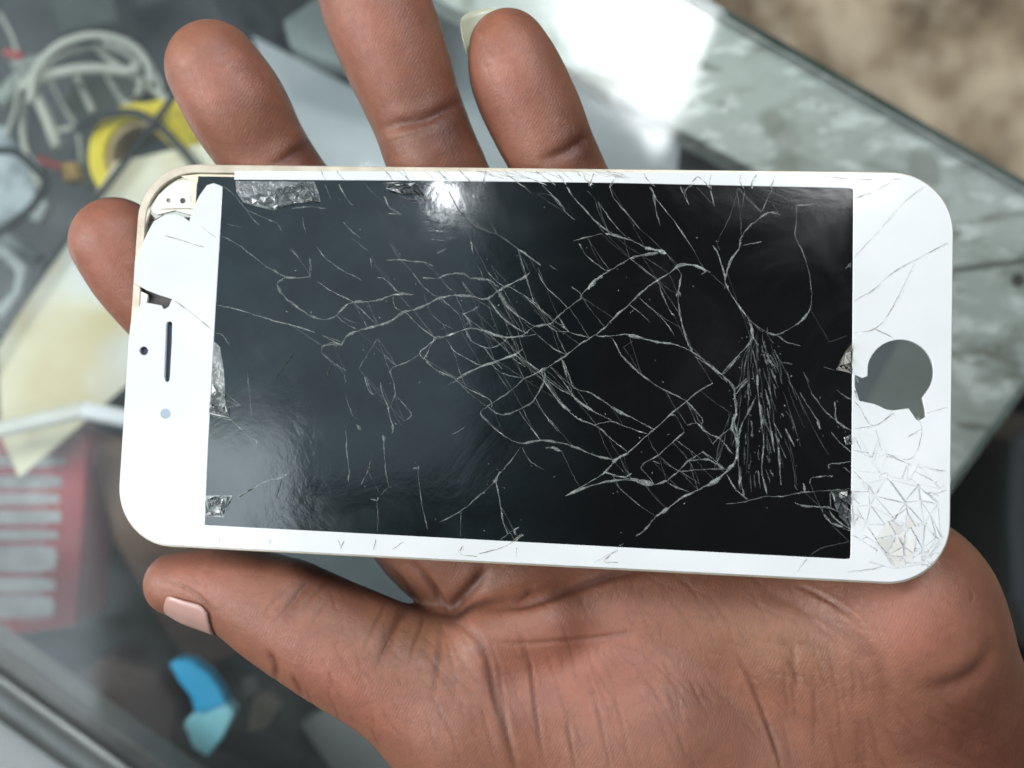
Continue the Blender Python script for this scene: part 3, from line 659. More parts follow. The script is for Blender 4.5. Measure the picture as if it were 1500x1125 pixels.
# open top left corner: plastic lugs, screw lug, back plate
plate('corner_bracket', [[LOC(*p) for p in [(212, 306), (228, 282), (252, 264), (283, 256), (289, 262), (286, 300), (280, 314), (252, 306), (226, 312)]]], -1.9, -1.15, M['lighttan'], 0.1, True)
plate('corner_rim', [[LOC(*p) for p in [(262, 256), (290, 253), (343, 254), (343, 259), (291, 258), (286, 268), (284, 302), (277, 305), (277, 262)]]], -1.1, -0.7, M['cream'], 0.08, True)
lug = plate('screw_lug', [[LOC(*p) for p in [(232, 285), (276, 284), (277, 303), (232, 304)]], circ(244, 292, 3.2, 12), circ(265, 292.5, 4.2, 12)], -1.1, -0.75, M['lighttan'], 0.06, True)
plate('screw', [circ(244, 292, 3.0, 12)], -1.1, -0.95, simple('steel', (0.35, 0.35, 0.33), None, 0.3, 200, Metallic=0.8), 0.03, True, lug)
plate('screw', [circ(265, 292.5, 4.4, 12)], -1.1, -0.98, simple('steel_dark', (0.08, 0.075, 0.06), None, 0.3, 200), 0.03, True, lug)
plate('back_strip', [[LOC(*p) for p in [(200, 330), (232, 311), (284, 316), (296, 262), (330, 258), (330, 480), (190, 470)]]], -2.0, -1.75, simple('dark_back_strip', (0.10, 0.09, 0.085), (0.05, 0.04, 0.04), 0.5, 120), 0.03, True)
plate('adhesive', [[LOC(*p) for p in [(292, 262), (318, 261), (312, 272), (300, 274), (290, 292)]]], -0.9, -0.6, simple('pale_adhesive', (0.42, 0.45, 0.42), (0.15, 0.17, 0.16), 0.4, 500), 0.04, True)
plate('inner_rail', [[LOC(*p) for p in [(192, 420), (213, 430), (212, 442), (205, 452), (198, 468), (189, 470)]]], -1.5, -0.8, M['lighttan'], 0.08, True)
plate('frame_rail', [[LOC(*p) for p in [(203, 318), (212, 300), (217, 306), (209, 330), (203, 362), (197, 372)]]], -1.4, -0.8, M['cream'], 0.08, True)

# cracks -------------------------------------------------------------
Z3 = lambda ox, oy, pts: [(ox+x/3.75, oy+y/3.75) for x, y in pts]
CK = []      # (points px, width px, brightness)
def ck(o, pts, w_=1.3, b=0.55): CK.append((Z3(o[0], o[1], pts), w_, b))
a = (400, 250)
ck(a, [(0, 540), (60, 580), (110, 590), (205, 582)], 2, .4); ck(a, [(205, 582), (200, 530), (205, 480)], 1.2, .35)
ck(a, [(20, 620), (35, 660), (80, 710), (170, 775), (220, 805), (290, 818), (345, 795), (390, 750), (440, 722), (520, 720), (600, 705), (670, 680), (775, 680)], 3.2, .45)
ck(a, [(20, 620), (60, 590), (110, 590)], 3, .35)
ck(a, [(240, 605), (300, 650), (350, 675), (440, 722), (500, 780), (575, 850)], 1.5, .6)
ck(a, [(345, 795), (400, 840), (455, 868)], 1.2, .4); ck(a, [(345, 770), (400, 815), (460, 838)], 1, .4)
ck(a, [(375, 960), (400, 915), (450, 885), (520, 865), (580, 850), (650, 825), (710, 780), (770, 765), (850, 735), (910, 700), (1000, 685), (1090, 690), (1170, 705), (1240, 660), (1300, 625), (1380, 585), (1410, 560)], 4.2, .5)
ck(a, [(375, 960), (330, 945), (275, 965), (270, 1000), (320, 1045), (400, 1100)], 2, .4); ck(a, [(275, 910), (330, 925), (375, 940)], 1.5, .5)
ck(a, [(0, 825), (100, 848), (230, 888)], 1.6, .55)
ck(a, [(240, 420), (300, 490), (385, 550), (440, 575), (490, 605)], 1.4, .55)
ck(a, [(385, 280), (420, 320), (480, 370)], 1.5, .5)
ck(a, [(570, 585), (620, 600), (680, 660), (720, 672)], 1.6, .5); ck(a, [(620, 490), (700, 490), (760, 498), (830, 505), (880, 525)], 2.4, .4)
ck(a, [(660, 690), (665, 740), (700, 770), (735, 785), (800, 850), (890, 915), (940, 915)], 1.8, .5)
ck(a, [(890, 915), (870, 950), (830, 1030), (808, 1000), (850, 960), (895, 925)], 2.2, .6)
ck(a, [(890, 915), (960, 905), (1030, 880), (1090, 865), (1160, 880), (1250, 912), (1330, 915), (1440, 900)], 3, .45)
ck(a, [(770, 565), (820, 630), (870, 675), (920, 700), (970, 745), (1020, 790)], 1.4, .5)
ck(a, [(820, 590), (900, 590), (960, 570), (1040, 565), (1090, 590), (1180, 600), (1240, 640)], 3, .42)
ck(a, [(920, 590), (960, 640), (1000, 670)], 1, .4); ck(a, [(1040, 610), (1085, 670), (1115, 700)], 1, .35)
ck(a, [(1040, 780), (1075, 820), (1095, 860)], 1.2, .6); ck(a, [(1040, 790), (1100, 765), (1130, 745)], 2.2, .35)
ck(a, [(960, 110), (1000, 190), (1060, 260), (1130, 310), (1230, 350), (1300, 395), (1345, 430)], 2, .15)
ck(a, [(1180, 700), (1220, 760), (1270, 820), (1340, 865), (1400, 895)], 1.4, .6)
ck(a, [(1240, 680), (1270, 730), (1310, 770), (1350, 800)], 2.5, .6); ck(a, [(1350, 800), (1440, 855), (1500, 845)], 2.2, .5)
ck(a, [(1180, 560), (1250, 625), (1320, 650), (1430, 720), (1500, 785)], 1.5, .6)
ck(a, [(1345, 430), (1370, 510), (1390, 580), (1410, 650), (1435, 730)], 1.6, .6)
ck(a, [(1345, 430), (1400, 465), (1470, 520)], 2.4, .5); ck(a, [(1455, 535), (1500, 635)], 1.2, .5)
ck(a, [(950, 920), (990, 985), (1060, 1030), (1145, 1070), (1200, 1055)], 1.6, .6)
ck(a, [(1060, 890), (1090, 935), (1160, 970), (1210, 970), (1260, 945), (1290, 915)], 2, .45)
ck(a, [(1160, 970), (1200, 1030), (1260, 1090)], 1.2, .5); ck(a, [(1255, 960), (1320, 1030), (1385, 1080)], 1.1, .5)
ck(a, [(1040, 1120), (1145, 1075), (1230, 1045), (1330, 1010), (1370, 980)], 3.2, .45); ck(a, [(1345, 1000), (1400, 1055), (1460, 1095)], 1.2, .5)
ck(a, [(640, 1110), (660, 1080), (740, 1050), (800, 1010)], 2.2, .4); ck(a, [(610, 1010), (680, 1070)], 1.2, .45)
ck(a, [(845, 1045), (880, 1085), (940, 1125)], 1.2, .5)
ck(a, [(575, 920), (530, 990), (470, 1090)], 1.6, .3); ck(a, [(340, 960), (355, 965)], 3, .5)
ck(a, [(275, 55), (320, 160)], 1.2, .3); ck(a, [(350, 55), (410, 160), (440, 190)], 2, .4)
ck(a, [(480, 55), (500, 70)], 1, .3); ck(a, [(610, 140), (640, 200), (700, 240)], 2.4, .6); ck(a, [(630, 235), (705, 240)], 3, .8)
ck(a, [(565, 220), (620, 275)], 1.2, .4); ck(a, [(770, 70), (810, 130), (875, 165)], 1.6, .6); ck(a, [(860, 80), (925, 160)], 1.6, .6)
ck(a, [(650, 85), (720, 150), (830, 170)], 1.4, .2); ck(a, [(960, 215), (1000, 245)], 1.2, .5); ck(a, [(980, 75), (1060, 110), (1110, 150)], 1.2, .5)
ck(a, [(1085, 380), (1100, 455)], 2, .6); ck(a, [(1130, 530), (1150, 580)], 1, .4); ck(a, [(640, 400), (700, 460)], 1.2, .5)
ck(a, [(535, 480), (540, 530)], 2.5, .5); ck(a, [(900, 455), (950, 430)], 3.4, .35); ck(a, [(845, 330), (940, 330)], 2, .5); ck(a, [(860, 375), (940, 382)], 2, .5)
ck(a, [(90, 430), (140, 480)], 1.2, .3); ck(a, [(430, 370), (520, 440)], 1.2, .4); ck(a, [(1350, 60), (1415, 120)], 1.2, .5); ck(a, [(1150, 75), (1160, 200)], 1, .35)
ck(a, [(870, 790), (930, 840), (985, 868)], 1.2, .45); ck(a, [(1200, 520), (1235, 600)], 1, .25)
b = (700, 250)
ck(b, [(225, 55), (290, 125)], 1.2, .35); ck(b, [(330, 55), (400, 125), (465, 195), (480, 225), (530, 270)], 2, .6)
ck(b, [(480, 75), (530, 150), (600, 225), (640, 270), (720, 340)], 2.2, .6); ck(b, [(615, 60), (625, 95)], 1, .4); ck(b, [(660, 170), (730, 270), (810, 360)], 1.3, .65)
ck(b, [(720, 75), (750, 155), (820, 235), (890, 320)], 1.5, .5); ck(b, [(910, 20), (965, 120), (975, 200), (1000, 300)], 1.3, .35)
ck(b, [(965, 120), (985, 160), (1030, 215), (1110, 320), (1190, 440)], 1.7, .6); ck(b, [(965, 125), (975, 200)], 4, .35)
ck(b, [(525, 385), (600, 365), (680, 345)], 2.4, .4); ck(b, [(700, 345), (760, 360), (850, 385), (920, 420), (1035, 455)], 3, .5)
ck(b, [(700, 345), (740, 350), (800, 370)], 5, .5); ck(b, [(920, 425), (980, 435), (1035, 455)], 7, .9)
ck(b, [(555, 400), (600, 470), (690, 540), (725, 548)], 1.5, .55); ck(b, [(835, 480), (900, 465), (990, 450)], 4, .45)
ck(b, [(560, 690), (610, 640), (660, 590), (725, 548), (790, 510), (835, 480)], 2.2, .55); ck(b, [(605, 650), (650, 600), (685, 575)], 6.5, .9)
ck(b, [(515, 635), (570, 690), (500, 750), (440, 800), (395, 840), (310, 855), (250, 900), (150, 915), (40, 880)], 2.6, .5)
ck(b, [(330, 560), (370, 635), (430, 690), (495, 755)], 1.5, .65); ck(b, [(395, 520), (440, 550)], 1.2, .5)
ck(b, [(180, 640), (260, 690), (320, 745), (400, 805)], 1.5, .65)
ck(b, [(440, 800), (495, 880), (560, 905), (610, 915)], 1.8, .6); ck(b, [(380, 845), (430, 880), (500, 885)], 1.8, .5)
ck(b, [(330, 905), (360, 930), (420, 980), (490, 1010)], 1.7, .65)
ck(b, [(300, 1125), (350, 1095), (400, 1070), (490, 1010), (560, 955), (640, 905), (700, 860), (745, 810), (830, 735), (920, 650), (990, 600), (1050, 565), (1110, 525), (1190, 520), (1260, 550)], 2.8, .6)
ck(b, [(1050, 565), (1110, 520), (1190, 520), (1275, 560)], 4.5, .4); ck(b, [(1190, 520), (1250, 550), (1225, 570)], 3, .4)
ck(b, [(830, 735), (890, 780), (945, 830)], 1.1, .4); ck(b, [(885, 695), (950, 755), (1030, 830), (1080, 905)], 1.5, .55)
ck(b, [(985, 600), (1015, 680), (1050, 760), (1080, 800)], 2, .5); ck(b, [(1120, 570), (1100, 680), (1110, 790), (1130, 870), (1150, 940), (1180, 995)], 2.2, .55)
ck(b, [(1090, 690), (1100, 660), (1115, 690)], 2, .5)
ck(b, [(640, 905), (700, 910), (830, 900), (960, 935), (1080, 955), (1180, 995), (1250, 1050), (1340, 1120)], 2.2, .6); ck(b, [(700, 905), (740, 925), (800, 1030), (900, 1125)], 1.6, .55)
ck(b, [(830, 905), (960, 935), (1000, 945)], 4, .5); ck(b, [(460, 1035), (490, 1125)], 1.8, .6); ck(b, [(800, 970), (850, 935)], 1, .3)
ck(b, [(1110, 80), (1130, 130), (1160, 185)], 1.8, .5); ck(b, [(1130, 130), (1150, 95), (1180, 70)], 1.5, .4); ck(b, [(1270, 85), (1300, 195)], 1.4, .45); ck(b, [(600, 110), (640, 150)], 1, .3)
ck(b, [(1420, 90), (1440, 230), (1450, 370)], 1, .25); ck(b, [(1470, 85), (1450, 200)], 1.1, .35)
ck(b, [(330, 130), (400, 135), (470, 215)], 1, .4); ck(b, [(120, 680), (170, 750), (220, 800)], 2, .55); ck(b, [(60, 710), (130, 800), (210, 865), (260, 890)], 1.5, .6)
c = (980, 260)
ck(c, [(575, 50), (545, 110), (510, 190)], 1.5, .5); ck(c, [(600, 195), (540, 195), (490, 230), (430, 280), (395, 335), (385, 390), (340, 450), (320, 510), (308, 570)], 2.8, .5)
ck(c, [(560, 190), (610, 205)], 6, .45); ck(c, [(385, 395), (340, 455), (318, 520)], 4.5, .5); ck(c, [(405, 375), (510, 350)], 1.4, .5)
ck(c, [(240, 370), (270, 420), (305, 530), (308, 570), (330, 620), (380, 700), (440, 785), (455, 860), (440, 910), (380, 980), (290, 1080)], 2.6, .58)
ck(c, [(455, 800), (460, 870), (490, 920)], 4.5, .5); ck(c, [(290, 1080), (320, 1125)], 2, .5); ck(c, [(380, 55), (340, 200), (270, 350), (280, 400)], 1.2, .25)
ck(c, [(700, 155), (700, 240), (695, 320), (740, 420), (770, 520), (785, 640), (775, 720), (740, 775), (680, 820), (600, 860), (540, 850)], 1.9, .35)
ck(c, [(700, 155), (795, 145)], 2.6, .55); ck(c, [(770, 735), (740, 775), (700, 810)], 3.5, .45); ck(c, [(540, 855), (600, 870), (640, 900), (720, 925)], 2.6, .5)
ck(c, [(945, 140), (1005, 122)], 2.4, .6); ck(c, [(970, 500), (1008, 462)], 2, .45); ck(c, [(880, 905), (1005, 860)], 1, .3)
ck(c, [(80, 60), (110, 145)], 1.2, .35); ck(c, [(230, 60), (250, 160)], 1.2, .35); ck(c, [(460, 950), (490, 1070)], 2.2, .4); ck(c, [(540, 1000), (600, 1050)], 2.2, .35)
ck(c, [(620, 1015), (680, 1025)], 2, .3); ck(c, [(740, 1070), (770, 1125)], 1.2, .3); ck(c, [(850, 1040), (920, 1060)], 1, .3)
d = (400, 520)
ck(d, [(310, 35), (380, 90), (400, 150)], 1.2, .3); ck(d, [(500, 120), (520, 180), (545, 215), (570, 205)], 2, .5); ck(d, [(590, 150), (600, 210), (630, 280), (640, 340), (660, 400), (655, 430)], 1.8, .55)
ck(d, [(635, 300), (670, 215), (650, 110), (640, 85)], 2, .45); ck(d, [(700, 250), (760, 325), (720, 365)], 1.4, .5); ck(d, [(655, 380), (658, 420)], 4, .45)
ck(d, [(400, 220), (430, 320), (460, 355)], 1.2, .3); ck(d, [(455, 380), (480, 410)], 5, .3); ck(d, [(400, 410), (405, 530), (417, 630), (412, 700)], 1.5, .5)
ck(d, [(605, 440), (612, 540), (620, 650), (635, 718)], 1.6, .5); ck(d, [(605, 440), (610, 480)], 4.5, .35); ck(d, [(770, 625), (800, 620), (795, 610)], 3, .6); ck(d, [(795, 620), (810, 780), (830, 880), (850, 960)], 1.3, .45)
ck(d, [(535, 580), (520, 640), (485, 710)], 1.8, .3); ck(d, [(535, 790), (570, 800), (578, 780)], 2.2, .4); ck(d, [(570, 800), (575, 900), (570, 1000)], 1.1, .35); ck(d, [(640, 720), (590, 770)], 1, .3)
ck(d, [(1000, 130), (1060, 180), (1190, 245), (1200, 290)], 1.6, .6); ck(d, [(830, 20), (880, 70), (1000, 130)], 1.4, .6)
ck(d, [(1010, 130), (1150, 60), (1220, 40), (1320, 0)], 3.4, .45); ck(d, [(1380, 130), (1300, 200), (1210, 260), (1175, 280)], 2.6, .38); ck(d, [(1380, 130), (1470, 90), (1500, 80)], 3, .45)
ck(d, [(1175, 280), (1230, 320), (1290, 325), (1370, 290), (1430, 250), (1490, 150)], 2.8, .45); ck(d, [(1200, 50), (1260, 100), (1380, 130)], 1.4, .5)
ck(d, [(1175, 285), (1140, 320), (1190, 380), (1270, 445), (1360, 485), (1470, 470)], 1.6, .6); ck(d, [(1350, 305), (1410, 390), (1470, 470)], 1.6, .65)
ck(d, [(1360, 505), (1300, 590), (1240, 655), (1195, 720), (1110, 790), (1035, 855), (915, 920)], 1.8, .45); ck(d, [(1245, 640), (1225, 690), (1205, 690)], 4.5, .4)
ck(d, [(1225, 700), (1250, 830), (1265, 920), (1290, 985)], 2.2, .65); ck(d, [(1030, 860), (1030, 1000)], 1.3, .4); ck(d, [(1350, 945), (1325, 965), (1335, 990)], 3, .5); ck(d, [(1340, 990), (1340, 1040)], 1, .5); ck(d, [(1320, 960), (1200, 1050)], 1.1, .35)
ck(d, [(1370, 510), (1410, 580), (1490, 630)], 1.3, .45); ck(d, [(980, 440), (1055, 395)], 1.2, .3); ck(d, [(10, 680), (50, 660), (90, 650)], 2, .6); ck(d, [(45, 670), (15, 790)], 1.3, .15); ck(d, [(620, 15), (680, 60)], 1.5, .5)
ck(d, [(680, 350), (710, 390)], 1.2, .3); ck(d, [(960, 165), (1010, 140)], 1.4, .3)
e = (700, 520)
ck(e, [(350, 90), (370, 150), (440, 250), (500, 310), (560, 355), (660, 395), (720, 450), (820, 530)], 2, .65); ck(e, [(400, 65), (480, 160), (530, 230), (620, 300), (735, 360)], 2.4, .55); ck(e, [(470, 30), (500, 110), (530, 180), (620, 210), (730, 280), (840, 340), (930, 390), (975, 410)], 2, .6)
ck(e, [(530, 235), (570, 270), (630, 305)], 4.2, .5); ck(e, [(730, 285), (780, 315), (835, 340)], 4.5, .5); ck(e, [(430, 240), (470, 280), (510, 310)], 3.5, .6); ck(e, [(640, 385), (735, 365), (800, 390), (935, 435)], 1.6, .5)
ck(e, [(350, 90), (370, 110), (340, 190), (310, 240)], 2, .4); ck(e, [(315, 235), (370, 330), (440, 420)], 2, .6)
ck(e, [(375, 130), (440, 180), (520, 225)], 1.6, .5)
ck(e, [(480, 775), (560, 730), (690, 650), (745, 590), (800, 550), (840, 525), (930, 440), (980, 400), (1060, 325), (1145, 255), (1220, 195), (1290, 155)], 2.4, .6)
ck(e, [(740, 590), (780, 560), (830, 540)], 6, .5); ck(e, [(480, 775), (620, 720), (740, 690), (850, 690), (950, 715), (1040, 690)], 3.6, .5); ck(e, [(840, 680), (900, 690), (970, 710)], 5.5, .55)
ck(e, [(785, 0), (880, 90), (940, 140), (1030, 195), (1140, 250), (1190, 300), (1235, 355), (1225, 385)], 2, .62)
ck(e, [(250, 485), (340, 470), (440, 480), (520, 500), (620, 545), (740, 575)], 3.6, .5); ck(e, [(370, 510), (410, 510), (460, 530)], 4.5, .5)
ck(e, [(700, 645), (800, 670), (845, 650)], 2.5, .5); ck(e, [(690, 640), (740, 660), (840, 680)], 2, .5)
ck(e, [(1150, 385), (1200, 375), (1250, 420), (1320, 455), (1350, 480), (1400, 545)], 2.4, .58); ck(e, [(1320, 455), (1290, 490)], 4, .4); ck(e, [(1320, 455), (1390, 400)], 3, .35)
ck(e, [(1340, 105), (1400, 170), (1415, 240), (1420, 320)], 3.6, .4); ck(e, [(1195, 10), (1260, 50), (1340, 105), (1400, 50), (1440, 5)], 2, .55); ck(e, [(1410, 190), (1480, 130)], 3, .4)
ck(e, [(1400, 340), (1400, 400), (1420, 470), (1420, 560), (1390, 620), (1300, 690), (1210, 740), (1110, 790), (1040, 850), (975, 890), (920, 960), (870, 995)], 3.6, .5)
ck(e, [(1400, 600), (1330, 675), (1260, 720)], 6.5, .5); ck(e, [(1040, 840), (985, 885)], 5, .7)
ck(e, [(1135, 420), (1070, 480), (990, 550), (920, 590), (895, 620)], 2, .5); ck(e, [(1135, 425), (1090, 460)], 3.2, .75); ck(e, [(1090, 470), (1160, 520)], 1.5, .5)
ck(e, [(1040, 690), (1100, 640), (1160, 580), (1240, 530)], 2.6, .5); ck(e, [(1160, 580), (1230, 575), (1280, 580), (1350, 625)], 2.6, .6); ck(e, [(1110, 640), (1230, 630), (1360, 625)], 2, .45)
ck(e, [(1040, 700), (1100, 730), (1160, 750)], 2.4, .45); ck(e, [(1230, 530), (1290, 570), (1350, 620)], 1.6, .45); ck(e, [(1020, 590), (1110, 640), (1220, 710)], 1.2, .35)
ck(e, [(780, 735), (880, 820), (975, 885)], 1, .35); ck(e, [(1370, 660), (1410, 730), (1470, 790)], 2.4, .6); ck(e, [(960, 580), (1000, 600)], 1.4, .5); ck(e, [(800, 1035), (750, 1065), (690, 1110)], 1.8, .5)
ck(e, [(1060, 330), (1085, 330)], 3, .4); ck(e, [(200, 960), (225, 945)], 3, .6)
f = (980, 540)
ck(f, [(435, 60), (375, 130), (360, 150), (370, 240), (360, 300), (375, 360), (375, 470), (355, 520)], 3.4, .5)
ck(f, [(480, 150), (440, 230), (400, 310), (385, 380), (380, 460), (385, 560), (400, 640), (415, 700)], 3, .45); ck(f, [(340, 320), (370, 370)], 3, .4); ck(f, [(325, 590), (360, 650), (430, 718)], 1.8, .6); ck(f, [(390, 600), (385, 640)], 5, .6)
ck(f, [(315, 742), (400, 735), (520, 705), (620, 702), (700, 685), (790, 675), (900, 668), (1000, 660)], 1.6, .4)
ck(f, [(720, 130), (760, 200), (820, 290), (830, 335)], 1.8, .5); ck(f, [(780, 130), (830, 200), (870, 245), (940, 300), (1005, 345)], 1.7, .5); ck(f, [(815, 290), (830, 330)], 4, .6)
ck(f, [(910, 180), (915, 230), (920, 285), (960, 320), (1005, 340)], 2.2, .75); ck(f, [(925, 120), (980, 160), (1010, 170)], 1.6, .45); ck(f, [(890, 350), (940, 405), (1010, 465)], 1.6, .6)
ck(f, [(880, 550), (880, 525), (940, 520), (1000, 510)], 2.6, .5); ck(f, [(775, 630), (785, 600), (850, 592), (900, 590)], 2.6, .45); ck(f, [(960, 540), (1000, 575)], 1.4, .5)
ck(f, [(690, 735), (740, 755), (830, 760), (900, 770), (1000, 830)], 2.6, .6); ck(f, [(850, 800), (890, 845), (950, 870), (1005, 895)], 3, .75); ck(f, [(880, 780), (930, 840), (1000, 885)], 2.6, .75); ck(f, [(900, 700), (950, 770), (1005, 810)], 2, .6); ck(f, [(910, 740), (940, 800), (990, 860)], 2, .6)
ck(f, [(760, 1040), (840, 985), (990, 950)], 1.2, .25); ck(f, [(885, 680), (890, 760)], 1.6, .4); ck(f, [(740, 20), (790, 150)], 1.2, .3)
rs2 = random.Random(5)                            # sheaf of near parallel slivers below the home button side
for _ in range(40):
    y0 = rs2.uniform(-150, 600); ln = rs2.uniform(25, 130)
    sx = 470+rs2.uniform(-1, 1)*(40+0.17*(y0+150))+max(0, 250-y0)*0.12
    if y0+ln > 700: ln = 700-y0
    sl = 0.12+(sx-480)/330.0+rs2.uniform(-.1, .1)
    ck(f, [(sx, y0), (sx+sl*ln*.5+rs2.uniform(-5, 5), y0+ln*.5), (sx+sl*ln, y0+ln)], rs2.uniform(1.0, 3.8), rs2.uniform(.08, .36))
for q_ in [[(485, 30), (490, 140), (510, 300), (520, 420), (510, 560), (540, 690)], [(440, 85), (450, 150)], [(575, 85), (590, 110)], [(620, 245), (630, 265)], [(640, 330), (690, 430)], [(555, 555), (575, 595)], [(600, 430), (615, 640)], [(540, 215), (560, 330), (580, 460)], [(490, 560), (500, 660)], [(690, 640), (705, 665)], [(740, 630), (745, 680)]]:
    ck(f, q_, rs2.uniform(2, 3.4), rs2.uniform(.45, .7))
for _ in range(46):                               # slivers that fan out from the knot of cracks
    u = rs2.uniform(-1, 1); t0 = rs2.uniform(0, .7); t1 = min(1, t0+rs2.uniform(.08, .36)); X_ = lambda t_: 1112+u*10+(26+u*98)*t_+rs2.uniform(-3, 3); Y_ = lambda t_: 478+245*t_; x0_, y0_, x1_, y1_ = X_(t0), Y_(t0), X_(t1), Y_(t1)
    xm = (x0_+x1_)/2+rs2.uniform(-4, 4); ym = (y0_+y1_)/2
    CK.append(([(x0_, y0_), (xm, ym), (x1_, y1_)], rs2.uniform(.8, 2.0), rs2.uniform(.01, .20)))
allp = [p for pts, w_, b_ in CK for p in pts]
cnt_ = 0
while cnt_ < 290:                                 # hair cracks joining one fracture to the next
    p, q_ = rs2.choice(allp), rs2.choice(allp); dx, dy = q_[0]-p[0], q_[1]-p[1]; L_ = math.hypot(dx, dy)
    if not 16 < L_ < 62 or dy < 0: continue
    an = math.degrees(math.atan2(dy, dx))
    if not 32 < an < 74: continue
    if 1055 < (p[0]+q_[0])/2 < 1235 and 480 < (p[1]+q_[1])/2 < 730: continue
    if p[0] < 520 and rs2.random() < .7: continue
    cnt_ += 1
    CK.append(([p, ((p[0]+q_[0])/2-dy*.05*rs2.uniform(-.6, 1), (p[1]+q_[1])/2+dx*.04*rs2.uniform(-1, 1)), q_], rs2.uniform(.6, 1.3), rs2.uniform(.06, .30)))
for _ in range(160):                              # specks of glass dust
    p = rs2.choice(allp); x_, y_ = p[0]+rs2.gauss(0, 14), p[1]+rs2.gauss(0, 14); CK.append(([(x_, y_), (x_+rs2.uniform(-3, 3), y_+rs2.uniform(1, 3))], rs2.uniform(1, 2.4), rs2.uniform(.15, .7)))
g2 = (160, 220)
ck(g2, [(630, 200), (680, 240), (740, 310), (790, 380), (830, 415)], 1.6, .4); ck(g2, [(760, 330), (870, 380), (920, 400), (945, 440)], 1.8, .35); ck(g2, [(650, 405), (730, 425)], 1.4, .3)
ck(g2, [(615, 468), (710, 522), (800, 590), (880, 650), (960, 690), (1030, 700)], 1.5, .55); ck(g2, [(590, 850), (720, 880), (880, 930), (1000, 960), (1130, 1000)], 1.7, .6)
ck(g2, [(575, 1000), (620, 1015), (660, 1070)], 1.6, .4); ck(g2, [(1000, 320), (1100, 310), (1190, 320)], 2, .25); ck(g2, [(1170, 1015), (1230, 1050), (1280, 1070)], 2, .4); ck(g2, [(1060, 370), (1080, 460)], 1.6, .3)
ck(g2, [(1100, 590), (1110, 660)], 2, .5); ck(g2, [(990, 530), (1040, 590)], 1.4, .3)
h2 = lambda pts: [(160+x/3.41, 500+y/3.41) for x, y in pts]
CK += [(h2([(610, 395), (660, 440), (720, 500)]), 1.8, .55), (h2([(705, 485), (735, 495), (735, 525)]), 3.6, .5), (h2([(505, 370), (560, 380), (610, 395)]), 2.2, .7),
       (h2([(520, 230), (560, 280), (620, 310), (655, 320)]), 1.6, .55), (h2([(580, 260), (655, 320)]), 1.4, .45), (h2([(580, 330), (655, 320)]), 1.6, .5),
       (h2([(610, 800), (650, 770), (720, 735), (780, 700), (860, 680), (900, 655)]), 1.8, .6), (h2([(770, 705), (790, 697)]), 3.4, .8),
       (h2([(835, 690), (862, 678)]), 3, .7), (h2([(620, 800), (580, 880)]), 1.2, .35), (h2([(690, 160), (712, 380)]), 1.8, .25), (h2([(500, 770), (640, 772)]), 1.2, .4),
       (h2([(1280, 180), (1315, 265)]), 1.8, .55), (h2([(1065, 20), (1155, 15)]), 2, .4)]
DK = [h2([(650, 778), (690, 750), (720, 735)]), h2([(860, 685), (835, 790)]), h2([(825, 190), (870, 130), (920, 60)]), h2([(1115, 105), (1080, 190)]),
      Z3(400, 520, [(550, 545), (535, 600), (505, 650)]), Z3(400, 520, [(470, 295), (420, 370), (400, 410)]), Z3(400, 250, [(965, 110), (1010, 200), (1070, 270), (1150, 325), (1240, 355)]), Z3(400, 250, [(650, 80), (720, 150), (830, 172)]), Z3(400, 250, [(770, 72), (830, 150), (870, 160)])]

def inside(x, y):      # inside the display window (px)
    xl = 326-(y-263)*27/506+1; yt = 263.5+(x-326)*0.0125+1.5; yb = 769+(x-299)*0.0545-1.5
    return xl < x < 1248 and yt < y < yb
def ribbons(items, z, jit=0.55, parent=ph, name='crack', mat=None, clip=True, seed=1):
    r = random.Random(seed); V = []; Fc = []; B = []
    for pts, wd, br in items:
        c = catmull([(x, y, 0) for x, y in pts], 6)
        dense = []
        for p, q_ in zip(c[:-1], c[1:]):
            L = np.hypot(*(q_-p)[:2]); k = max(1, int(L/4)); dense += [p+(q_-p)*i/k for i in range(k)]
        dense.append(c[-1]); nseg = len(dense); ph1 = r.uniform(0, 9); prev = None
        wj = 1.0
        for i, p in enumerate(dense):
            if clip and not inside(p[0], p[1]): prev = None; continue
            t = dense[min(i+1, nseg-1)]-dense[max(i-1, 0)]; L = np.hypot(t[0], t[1])+1e-9; nr = (-t[1]/L, t[0]/L)
            wj = 0.7*wj+0.3*r.uniform(.2, 1.9); e_ = min(1.0, (min(i, nseg-1-i)+1.4)/3.0)
            hw = 0.44*wd*wj*e_*(0.75+0.35*math.sin(ph1+i*.7)); hw = max(hw, 0.20)
            jx, jy = r.uniform(-jit, jit), r.uniform(-jit, jit)
            base = len(V); zz = z+r.uniform(0, .03)
            for s_ in (-1, 0, 1):
                q2 = LOC(p[0]+jx+nr[0]*hw*s_, p[1]+jy+nr[1]*hw*s_); V.append((q2[0], q2[1], zz+(0.05*min(hw, 1.2) if s_ == 0 else 0)))
            B += [br*0.75, br*r.uniform(.7, 1.5)*(2.2 if r.random() < .07 else 1), br*0.55]
            if prev is not None:
                a_ = prev
                Fc += [(a_, a_+1, base+1, base), (a_+1, a_+2, base+2, base+1)]
            prev = base
    me_ = bpy.data.meshes.new(name); me_.from_pydata([(x*S, y*S, zz*S) for x, y, zz in V], [], Fc); me_.update()
    at_ = me_.attributes.new('bright', 'FLOAT', 'POINT'); at_.data.foreach_set('value', np.clip(B, 0, 1.6).astype(np.float32))
    me_.materials.append(mat)
    return tag(link(bpy.data.objects.new(name, me_), parent), kind='stuff')
